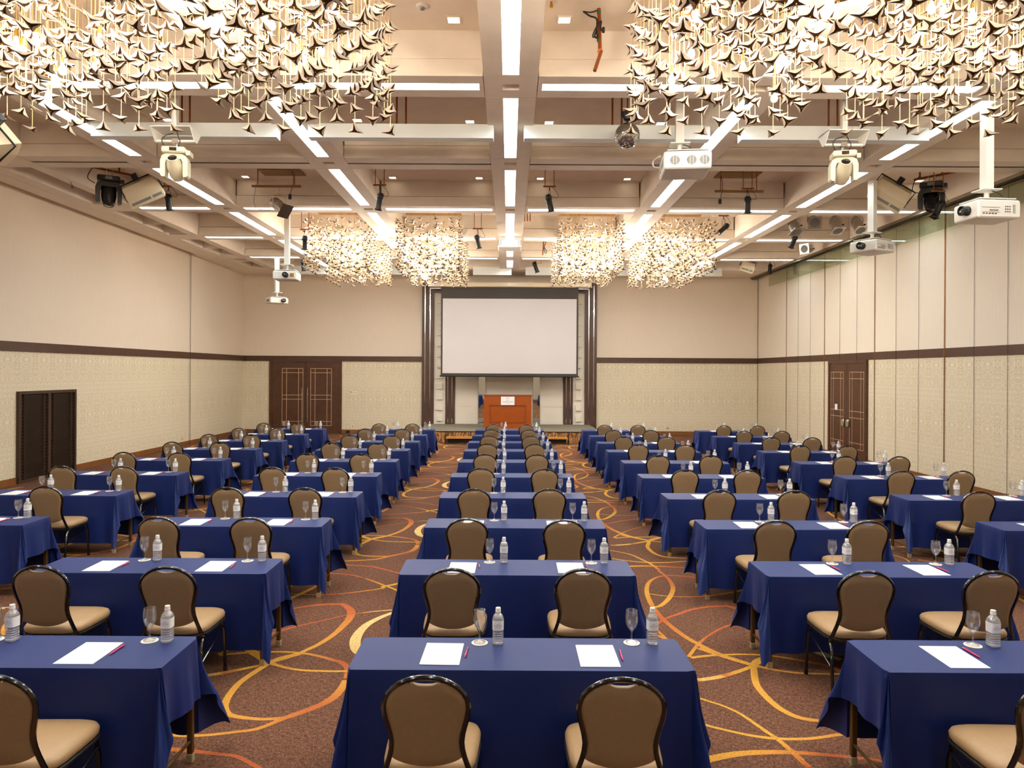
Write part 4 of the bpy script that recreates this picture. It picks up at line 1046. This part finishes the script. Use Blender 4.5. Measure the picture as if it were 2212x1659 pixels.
# profile spot on the left bar with its long pipe
p = fx(604, 446, 13.8)
t = thing('profile_spotlight', 'silver profile spotlight hanging from long pipe at left, aimed down right', 'stage light', p)
rm = Matrix.Rotation(-.45, 4, 'Z') @ Matrix.Rotation(2.2, 4, 'Y') @ Matrix.Identity(4)
mb = MB(); mb.lathe([(.04, -.22), (.055, -.22), (.105, -.17), (.11, -.13), (.106, -.06), (.112, -.05), (.106, -.04), (.106, .17), (.112, .18)], None, rm, 24); bd = mb.obj('body', M_silver, t)
mb = MB(); mb.lathe([(.05, -.225), (.05, -.235), (.02, -.236), (.02, -.2)], None, rm, 18); mb.obj('rear_socket', M_blackp, bd)
mb = MB(); mb.box(-.14, .14, -.14, .14, .18, .188, None, rm); mb.obj('filter_frame', M_louver, bd, False)
mb = MB(); mb.tube([(-.09, -.1, 0), (-.1, -.1, .2), (.0, -.02, .26), (.1, .06, .2), (.1, .08, .02)], .009, n=6); mb.tube([(0, -.02, .26), (0, 0, 3.574 + CZ - 3.574 + (atD(604, 402, 13.8).z - p[2]) - (CZ) + 0)], .01, n=6) if False else mb.tube([(0, -.02, .26), (0, 0, atD(604, 402, 13.8).z - p[2])], .01, n=6); mb.obj('yoke', M_offw, t)
wire([(-.45, 0, .45), (-.5, 0, .1), (-.42, 0, -.05), (-.2, -.02, -.08), (-.1, -.05, 0)], .004).obj('cable', M_cable, t)
def long_bar(pa, pb, drops, label, blobs):
    a, b = Vector(pa), Vector(pb); t = thing('lighting_pipe', label, 'pipe', a, 0, 'long lighting pipes'); L = b.x - a.x
    mb = MB(); mb.tube([(0, 0, 0), (L, 0, 0)], .024, n=10); mb.obj('pipe', M_pipe, t)
    for q in drops:
        mb = MB(); mb.tube([(q * L, 0, 0), (q * L, 0, ZC - a.z)], .009, n=6); mb.obj('drop_rod', M_rust, t)
    for q in blobs:
        m2 = wire([(q * L, .0, .3), (q * L + .03, .0, .1), (q * L - .01, -.03, -.1), (q * L - .02, -.03, -.16)], .006); m2.rbox(q * L - .06, q * L, -.05, 0, -.26, -.16, .02); m2.obj('plug_cable', M_cable, t)
long_bar(fx(544, 402, 13.75), fx(650, 402, 13.75), (.12, .87), 'long bronze lighting pipe hanging above the silver profile spotlight', (.82,))
long_bar(fx(1544, 413, 13.85), fx(1648, 414, 13.85), (.12, .87), 'long bronze lighting pipe hanging behind the big near projector', (.13,))

def moving_head(p, label, mt, yaw, tiltx, s=1., kind='white'):
    t = thing('moving_head_light', label, 'stage light', p, yaw, 'moving head lights')
    mb = MB(); mb.rbox(-.15 * s, .15 * s, -.12 * s, .12 * s, .12 * s, .2 * s, .03 * s, ax='z'); bs = mb.obj('base', mt, t)
    mb = MB(); mb.box(-.045 * s, .045 * s, -.1225 * s, -.12 * s, .14 * s, .185 * s); mb.obj('display', M_lens if kind == 'white' else M_grey, bs, False)
    mb = MB(); mb.box(.15 * s, .2 * s, -.08 * s, .08 * s, .1 * s, .16 * s); mb.obj('side_box', mt, bs, False)
    # yoke as an arch
    mb = MB()
    out = [(-.17, -.17), (-.172, .02), (-.15, .085), (-.1, .115), (.1, .115), (.15, .085), (.172, .02), (.17, -.17), (.15, -.19), (.115, -.19), (.11, -.15), (.108, 0), (.09, .045), (-.09, .045), (-.108, 0), (-.11, -.15), (-.115, -.19), (-.15, -.19)]
    mb.poly([(x * s, z * s) for x, z in out], .15 * s, None, Matrix.Translation((0, .075 * s, 0)) @ Matrix.Rotation(pi / 2, 4, 'X')); mb.obj('yoke', mt, t, ang=25)
    Mh = Matrix.Translation((0, 0, -.06 * s)) @ Matrix.Rotation(tiltx, 4, 'X')
    mb = MB(); mb.lathe([(.05 * s, -.17 * s), (.075 * s, -.165 * s), (.098 * s, -.1 * s), (.1 * s, .04 * s), (.085 * s, .11 * s), (.07 * s, .16 * s), (.07 * s, .175 * s), (.06 * s, .175 * s), (.058 * s, .16 * s)], None, Mh, 18, True, True); hd = mb.obj('head', mt, t)
    mb = MB(); mb.lathe([(.055 * s, .172 * s), (.001, .182 * s)], None, Mh, 18, False, False); mb.obj('lens', M_lens, hd)
    return t
def tray(p, label):   # slanted tray on a pole with cross tube (holds a white moving head)
    t = thing('fixture_bracket', label, 'bracket', p, 0, 'pole brackets of the white moving heads')
    mb = MB(); mb.box(-.035, .035, -.035, .035, .15, ZC - p[2]); mb.obj('pole', M_white, t, False)
    mb = MB(); mb.box(-.26, .26, -.15, .2, .14, .15); mb.obj('tray', M_white, t, False)
    for s in (-1, 1):
        mb = MB(); mb.poly([(-.15, .15), (.2, .15), (.06, -.02), (-.02, -.02)], .008, None, Matrix.Translation((s * .26, 0, 0)) @ Matrix.Rotation(pi / 2, 4, 'Z') @ Matrix.Rotation(pi / 2, 4, 'X')); mb.obj('side_plate', M_white, t, False)
    mb = MB(); mb.tube([(-.255, .02, 0), (.255, .02, 0)], .019, n=10); mb.obj('cross_tube', M_white, t)
    mb = MB(); mb.tube([(0, .02, .02), (0, .02, -.1)], .02, n=8); mb.box(-.04, .04, -.01, .05, -.03, .03); mb.obj('clamp', M_chrome, t)
    m2 = wire([(.02, 0, .14), (.05, -.02, .06), (.08, -.03, -.02), (.05, -.02, -.09)], .006); m2.obj('cable', M_cable, t)
    m2 = wire([(-.02, 0, .1), (-.12, -.02, .06), (-.16, -.03, -.01), (-.12, -.02, -.09)], .006); m2.obj('cable', M_cable, t)
for px, lb, yw, tx in ((378, 'left', .15, .95), (1823, 'right', -.2, .95)):
    b = fx(px, 304 if px < 1000 else 312, 9.45); tray(b, 'white pole bracket with cross tube holding the %s white moving head' % lb)
    moving_head((b[0], b[1] + .02, b[2] - .30), 'cream white moving head light hanging at the %s of the near ceiling' % lb, M_cream, yw, tx, 1.0)
for px, py, lb, yw, tx in ((235, 415, 'left, beside tilted speaker', .5, 2.9), (2012, 428, 'right, above the side projector', -.6, 2.5)):
    p = fx(px, py, 13.1); moving_head((p[0], p[1], p[2] + .03), 'large black moving head light at ' + lb, M_blackp, yw, tx, 1.25, 'black')
    t = thing('copper_bar', 'copper pipe bar carrying the black moving head at ' + lb.split(',')[0], 'pipe', (p[0], p[1], p[2] + .40), .9 if px < 1000 else -.9, 'copper bars')
    mb = MB(); mb.tube([(-.3, 0, 0), (.42, 0, 0)], .022, n=8); mb.obj('bar', M_rust, t)
    mb = MB(); mb.tube([(.18, 0, 0), (.18, 0, ZC - p[2] - .40)], .018, n=8); mb.tube([(-.2, 0, 0), (-.2, 0, ZC - p[2] - .40)], .018, n=8); mb.obj('drop_rod', M_rust, t)
    mb = MB(); mb.tube([(-.05, 0, .02), (-.05, 0, -.14)], .02, n=8); mb.tube([(.06, 0, .02), (.06, 0, -.14)], .02, n=8); mb.obj('clamp', M_chrome, t)
    m2 = wire([(-.2, 0, .05), (-.3, 0, -.05), (-.34, .05, -.2), (-.2, .1, -.26)], .008); m2.obj('cable', M_cable, t)

def speaker(p, label, rx, ry, rz, s=1., w=.36, h=.56, d=.34):
    M = Matrix.Translation(p) @ Matrix.Rotation(rz, 4, 'Z') @ Matrix.Rotation(ry, 4, 'Y') @ Matrix.Rotation(rx + pi, 4, 'X')
    t = thing('wall_speaker', label, 'speaker', p, 0, 'tilted ceiling speakers'); t.matrix_basis = M
    mb = MB(); mb.loft([[(-h / 2, -w / 2, 0), (h / 2, -w / 2, 0), (h / 2, w / 2, 0), (-h / 2, w / 2, 0)], [(-h / 2, -w / 2, -d * .55), (h / 2, -w / 2, -d * .55), (h / 2, w / 2, -d * .55), (-h / 2, w / 2, -d * .55)], [(-h / 2 + .03, -w / 2 + .07, -d), (h / 2 - .03, -w / 2 + .07, -d), (h / 2 - .03, w / 2 - .07, -d), (-h / 2 + .03, w / 2 - .07, -d)]], None, None, True, True); bx = mb.obj('cabinet', M_offw, t, False)
    mb = MB(); mb.box(-h / 2 + .015, h / 2 - .015, -w / 2 + .015, w / 2 - .015, 0, .012); mb.obj('grille', M_offw, bx, False)
    mb = MB(); mb.box(-h / 2 + .03, h * .12, w / 2, w / 2 + .002, -.1, -.05); mb.box(h * .17, h / 2 - .03, w / 2, w / 2 + .002, -.1, -.05); mb.obj('slot', M_grey, bx, False)
    mb = MB(); mb.tube([(-h / 2 - .02, 0, -.1), (-h / 2 - .02, 0, -d - .03), (h / 2 + .02, 0, -d - .03), (h / 2 + .02, 0, -.1)], .014, n=6); mb.box(-.05, .05, -.04, .04, -d - .14, -d - .02); mb.obj('bracket', M_blackp, t, False)
    return t
speaker(fx(322, 432, 13.2), 'beige speaker tilted on black bracket at left behind the track beam', .5, -.5, .25, 1, .42, .62, .38)
speaker(fx(1908, 438, 13.0), 'beige speaker tilted on black bracket at right behind the track beam', .55, .6, -.25, 1, .42, .62, .38)
speaker(fx(-62, 312, 8.2), 'large beige speaker cut off by the left photo edge', .6, .9, .4, 1, .5, .6, .4)
speaker(fx(1610, 584, 22.5), 'small cream speaker by the back wall right of the far chandeliers', .5, .3, 0, 1, .3, .42, .3)
speaker(fx(622, 564, 22.5), 'small cream speaker by the back wall behind the left projector pole', .5, -.3, 0, 1, .3, .42, .3)

# projectors
def projector(p, label, rz, w, h, dp, lens_face, lens_x, pole_top, pole_dx=0., fans=False, pole=True, lens_r=.055):
    """lens on local -y face ('front') or +x etc.; hung from a square pole"""
    t = thing('ceiling_projector', label, 'projector', p, rz, 'ceiling projectors')
    mb = MB(); mb.rbox(-w / 2, w / 2, -dp / 2, dp / 2, -h / 2, h / 2, .035, ax='y'); bd = mb.obj('casing', M_white, t, ang=30)
    mb = MB(); mb.box(-w / 2 + .05, w / 2 - .03, -dp / 2 + .04, dp / 2 - .04, h / 2 + .02, h / 2 + .032); mb.box(-w / 2 + .08, -w / 2 + .1, -.1, .1, h / 2, h / 2 + .02); mb.box(w / 2 - .1, w / 2 - .08, -.1, .1, h / 2, h / 2 + .02); mb.obj('mount_plate', M_white, t, False)
    if pole:
        mb = MB(); mb.tube([(pole_dx, 0, h / 2 + .03), (pole_dx, 0, h / 2 + .16)], .03, n=12); mb.obj('neck', M_white, t)
        mb = MB(); mb.box(pole_dx - .13, pole_dx + .13, -.11, .11, h / 2 + .16, h / 2 + .172); mb.obj('pole_plate', M_white, t, False)
        mb = MB(); mb.box(pole_dx - .055, pole_dx + .055, -.055, .055, h / 2 + .172, pole_top - p[2]); mb.obj('pole', M_white, t, False)
        wire([(pole_dx + .04, -.03, h / 2 + .16), (pole_dx + .12, -.06, h / 2 + .12), (pole_dx + .15, -.08, h / 2 + .06), (pole_dx + .08, -.1, h / 2 + .03)], .006).obj('cable', M_cable, t)
    if lens_face:
        Ml = {'front': Matrix.Translation((lens_x, -dp / 2, 0)) @ Matrix.Rotation(pi / 2, 4, 'X'), 'left': Matrix.Translation((-w / 2, lens_x, 0)) @ Matrix.Rotation(-pi / 2, 4, 'Y'), 'back': Matrix.Translation((lens_x, dp / 2, 0)) @ Matrix.Rotation(-pi / 2, 4, 'X')}[lens_face]
        q = lens_r; mb = MB(); mb.lathe([(q * 1.1, -.01), (q * 1.1, .03), (q, .035), (q, .07), (q * 1.15, .075), (q * 1.15, .10), (q * .95, .10), (q * .9, .085)], None, Ml, 22); ln = mb.obj('lens_barrel', M_blackp, bd)
        mb = MB(); mb.lathe([(q * .92, .085), (q * .5, .094), (.001, .097)], None, Ml, 20, False, False); mb.obj('lens', M_lens, ln)
    f = -dp / 2 - .0015
    if fans:
        for cx in (-w * .27, w * .08, w * .35):
            mb = MB(); mb.lathe([(.062, 0), (.062, .003)], None, Matrix.Translation((cx, f + .001, -.005)) @ Matrix.Rotation(pi / 2, 4, 'X'), 24); fo = mb.obj('fan_grille', M_grey, bd)
            mb = MB()
            for x in (-.02, .02): mb.box(cx + x - .0025, cx + x + .0025, f - .005, f - .002, -.065, .057)
            for q in range(-5, 6): mb.box(cx - .055, cx + .055, f - .004, f - .0025, -.005 + q * .011 - .001, -.005 + q * .011 + .001)
            mb.obj('fan_guard', M_white, fo, False)
        mb = MB()
        for q in range(5): mb.box(-w / 2 - .0015, -w / 2, -.2 + q * .05, -.17 + q * .05, -.05, .05 - q * .012)
        mb.box(-w / 2 - .0015, -w / 2, .08, .2, -.06, -.03); mb.obj('port', M_grey, bd, False)
        wire([(-w / 2, .1, .0), (-w / 2 - .09, .12, .03), (-w / 2 - .1, .1, .1), (-w / 2 - .02, .0, .14)], .009).obj('cable', M_white, t)
    return t
def port_panel(t, x0, x1, f, h):
    bd = [c for c in t.children if c.name.startswith('casing')][0]; mb = MB(); w = x1 - x0
    mb.box(x0 + w * .08, x0 + w * .5, f - .002, f, -h * .2, -h * .185); mb.box(x0 + w * .08, x0 + w * .5, f - .002, f, h * .06, h * .075)
    for k in range(6): mb.box(x0 + w * (.26 + .035 * k), x0 + w * (.28 + .035 * k), f - .003, f, -h * .12, -h * .06)
    for k in range(5): mb.box(x0 + w * (.1 + .07 * k), x0 + w * (.14 + .07 * k), f - .003, f, -h * .3, -h * .25)
    for i in range(3):
        for j in range(3): mb.box(x0 + w * (.62 + .05 * i), x0 + w * (.645 + .05 * i), f - .003, f, h * (.12 - .14 * j) - .006, h * (.12 - .14 * j) + .006)
    for j in range(7): mb.box(x0 + w * .8, x0 + w * .86, f - .003, f, h * (.2 - .07 * j) - .002, h * (.2 - .07 * j) + .002)
    mb.obj('port', M_blackp, bd, False)
D_ = 9.68
projector(fx(1479, 358, D_), 'big white projector with three round fan grilles hanging beside mirror ball', -.10, .62, .235, .58, None, 0, ZC, -.07, True)
t = projector(fx(2131, 459, 9.2), 'white projector on pole at right edge, black lens pointing left', .10, .58, .23, .44, 'left', -.04, ZB, -.0)
port_panel(t, -.29, .29, -.2215, .23)
t = projector(fx(1884, 535, 12.75), 'white projector on pole at right with large dark lens, above right doors', .55, .58, .20, .50, 'left', 0, ZB, 0)
port_panel(t, -.29, .29, -.2515, .2)
t = projector(fx(620, 597, 16.4), 'white projector facing camera on pole left of the far chandeliers', .06, .53, .19, .46, 'front', .03, ZB + .3, 0)
mb = MB(); mb.box(.12, .21, -.232, -.229, -.045, .045); mb.obj('side_window', M_plate, t, False)
t = projector(fx(598, 650, 21.8), 'small white projector on lower pole at left, lens turned right', .7, .56, .17, .42, 'front', .1, ZC - .3, 0)
mb = MB(); mb.box(-.284, -.28, -.1, .1, -.04, .03); mb.obj('vent', M_grey, t, False)
t = projector(fx(1101, 530, 18.2), 'white projector fixed under the centre beam in front of screen', 0, .60, .20, .62, None, 0, ZB, 0, False, False)
mb = MB()
for s in (-1, 1):
    for q in range(2):
        for k in range(7): mb.box(s * .25 - .05 + q * .055, s * .25 - .008 + q * .055, -.313, -.31, -.06 + k * .02, -.05 + k * .02)
mb.obj('vent', M_grey, t, False)
mb = MB(); mb.box(-.12, .12, -.1, .1, .13, ZB - t.location.z); mb.obj('ceiling_mount', M_silver, t, False)

# mirror ball
p = fx(1355, 293, 9.6); t = thing('mirror_ball', 'mirror ball hanging above the big white projector', 'mirror ball', p)
mb = MB(); r_ = .168; rows = 36
for i in range(rows):
    a0, a1 = -pi / 2 + pi * i / rows, -pi / 2 + pi * (i + 1) / rows; am = (a0 + a1) / 2; n = max(4, int(2 * pi * r_ * cos(am) / (r_ * pi / rows)))
    for k in range(n):
        b0, b1 = 2 * pi * k / n + .010, 2 * pi * (k + 1) / n - .010; g = .008
        q = [(r_ * cos(a) * cos(b), r_ * cos(a) * sin(b), r_ * sin(a)) for a, b in ((a0 + g, b0), (a0 + g, b1), (a1 - g, b1), (a1 - g, b0))]; mb.add(q, [(0, 1, 2, 3)], M_mirror)
mb.ball((0, 0, 0), r_ * .985, M_grey, 24, 14); mb.obj('mirror_tile_sphere', None, t, False)
mb = MB(); mb.lathe([(.03, .20), (.05, .215), (.055, .24), (.085, .25), (.09, .29), (.085, .31), (.04, .312)], None, None, 20); mb.tube([(0, 0, .165), (0, 0, .21)], .012, n=8); mb.obj('motor', M_blackp, t)
mb = MB(); mb.tube([(0, 0, .3), (.01, 0, ZC - p[2])], .012, n=8); mb.obj('drop_rod', M_rust, t)

# copper pipes in the coffers and the cable bundles
def drop_pipes(pxs, py, D, z0, label):
    t = thing('copper_drop_pipe', label, 'pipe', fx(pxs[0], py, D), 0, 'copper drop pipes')
    for px in pxs:
        x = atD(px, py, D).x - t.location.x; mb = MB(); mb.tube([(x, 0, z0 - t.location.z), (x, 0, ZC - t.location.z)], .014, n=8); mb.obj('rod', M_rust, t)
    return t
drop_pipes((857, 877), 240, 10.35, 5.72, 'pair of copper drop rods above the fascia left of centre')
drop_pipes((1323, 1343), 240, 10.35, 5.72, 'pair of copper drop rods left of the mirror ball')
drop_pipes((393, 410), 240, 10.35, 5.72, 'pair of copper drop rods beside the left white bracket pole')
drop_pipes((1790, 1809), 240, 10.35, 5.72, 'pair of copper drop rods beside the right white bracket pole')
drop_pipes((1133, 1139, 1145), 480, 17.4, 5.93, 'three thin copper rods right of the centre beam near the stage')
a, b, c = atD(1294, 17, 7.84), atD(1296, 112, 7.84), atD(1288, 141, 7.6)
t = thing('pipe_stub', 'broken off brown pipe with coiled black cables near the top edge', 'pipe', a)
mb = MB(); mb.tube([(0, 0, .01), (b.x - a.x, 0, b.z - a.z)], .021, n=10); mb.obj('pipe', M_rust, t)
mb = MB(); mb.tube([(b.x - a.x + .01, -.02, b.z - a.z), (c.x - a.x, -.1, c.z - a.z)], .02, n=10); mb.obj('side_pipe', M_rust, t)
mb = MB(); mb.ball((b.x - a.x, -.01, b.z - a.z), .03); mb.obj('end_cap', M_orange, t)
for z in (-.07, -.37):
    mb = MB(); mb.lathe([(.0225, z), (.0225, z + .03)], None, None, 12); mb.obj('tape', M_green, t)
m2 = wire([(-.17, .02, -.03), (-.1, 0, -.09), (-.03, -.02, -.13), (-.03, -.03, -.25), (-.05, -.03, -.32), (-.02, -.03, -.34), (-.025, -.03, -.22), (.02, -.03, -.16), (.015, -.03, -.24), (.05, -.03, -.28)], .010); m2.obj('cable', M_cable, t)
m2 = wire([(-.17, .02, -.03), (-.09, .0, -.05), (-.02, 0, -.03)], .007); m2.obj('cable', M_cable, t)
m2 = wire([(-.03, -.03, -.22), (-.07, -.03, -.31), (-.06, -.03, -.34), (-.03, -.03, -.28)], .007); m2.obj('cable', M_cable, t)
m2 = MB(); m2.rbox(.03, .06, -.05, -.02, -.29, -.23, .01); m2.obj('plug', M_blackp, t)
a = fx(1174, 524, 20.0); t = thing('pipe_stub', 'short brown pipe with cable coil right of the centre projector', 'pipe', a)
mb = MB(); mb.tube([(0, 0, ZC - a[2]), (0, 0, -.1), (-.02, 0, -.35)], .02, n=8); mb.obj('pipe', M_rust, t)
wire([(.0, -.03, .1), (.06, -.03, -.02), (.02, -.03, -.12), (.09, -.03, -.26), (.05, -.03, -.3), (.01, -.03, -.15)], .010).obj('cable', M_cable, t)
p = atZ(155, 404, ZB + .3); p = fx(156, 404, 12.9)
mb = MB(); mb.tube([(.02 * cos(k), 0, .02 * sin(k)) for k in [q * pi / 6 for q in range(12)]], .005, n=6, closed=True); mb.tube([(0, 0, .02), (-.03, 0, .1)], .005, n=6)
tag(mb.obj('ceiling_hook', M_blackp, loc=p), 'small ring hook under the left slim beam', 'hook')
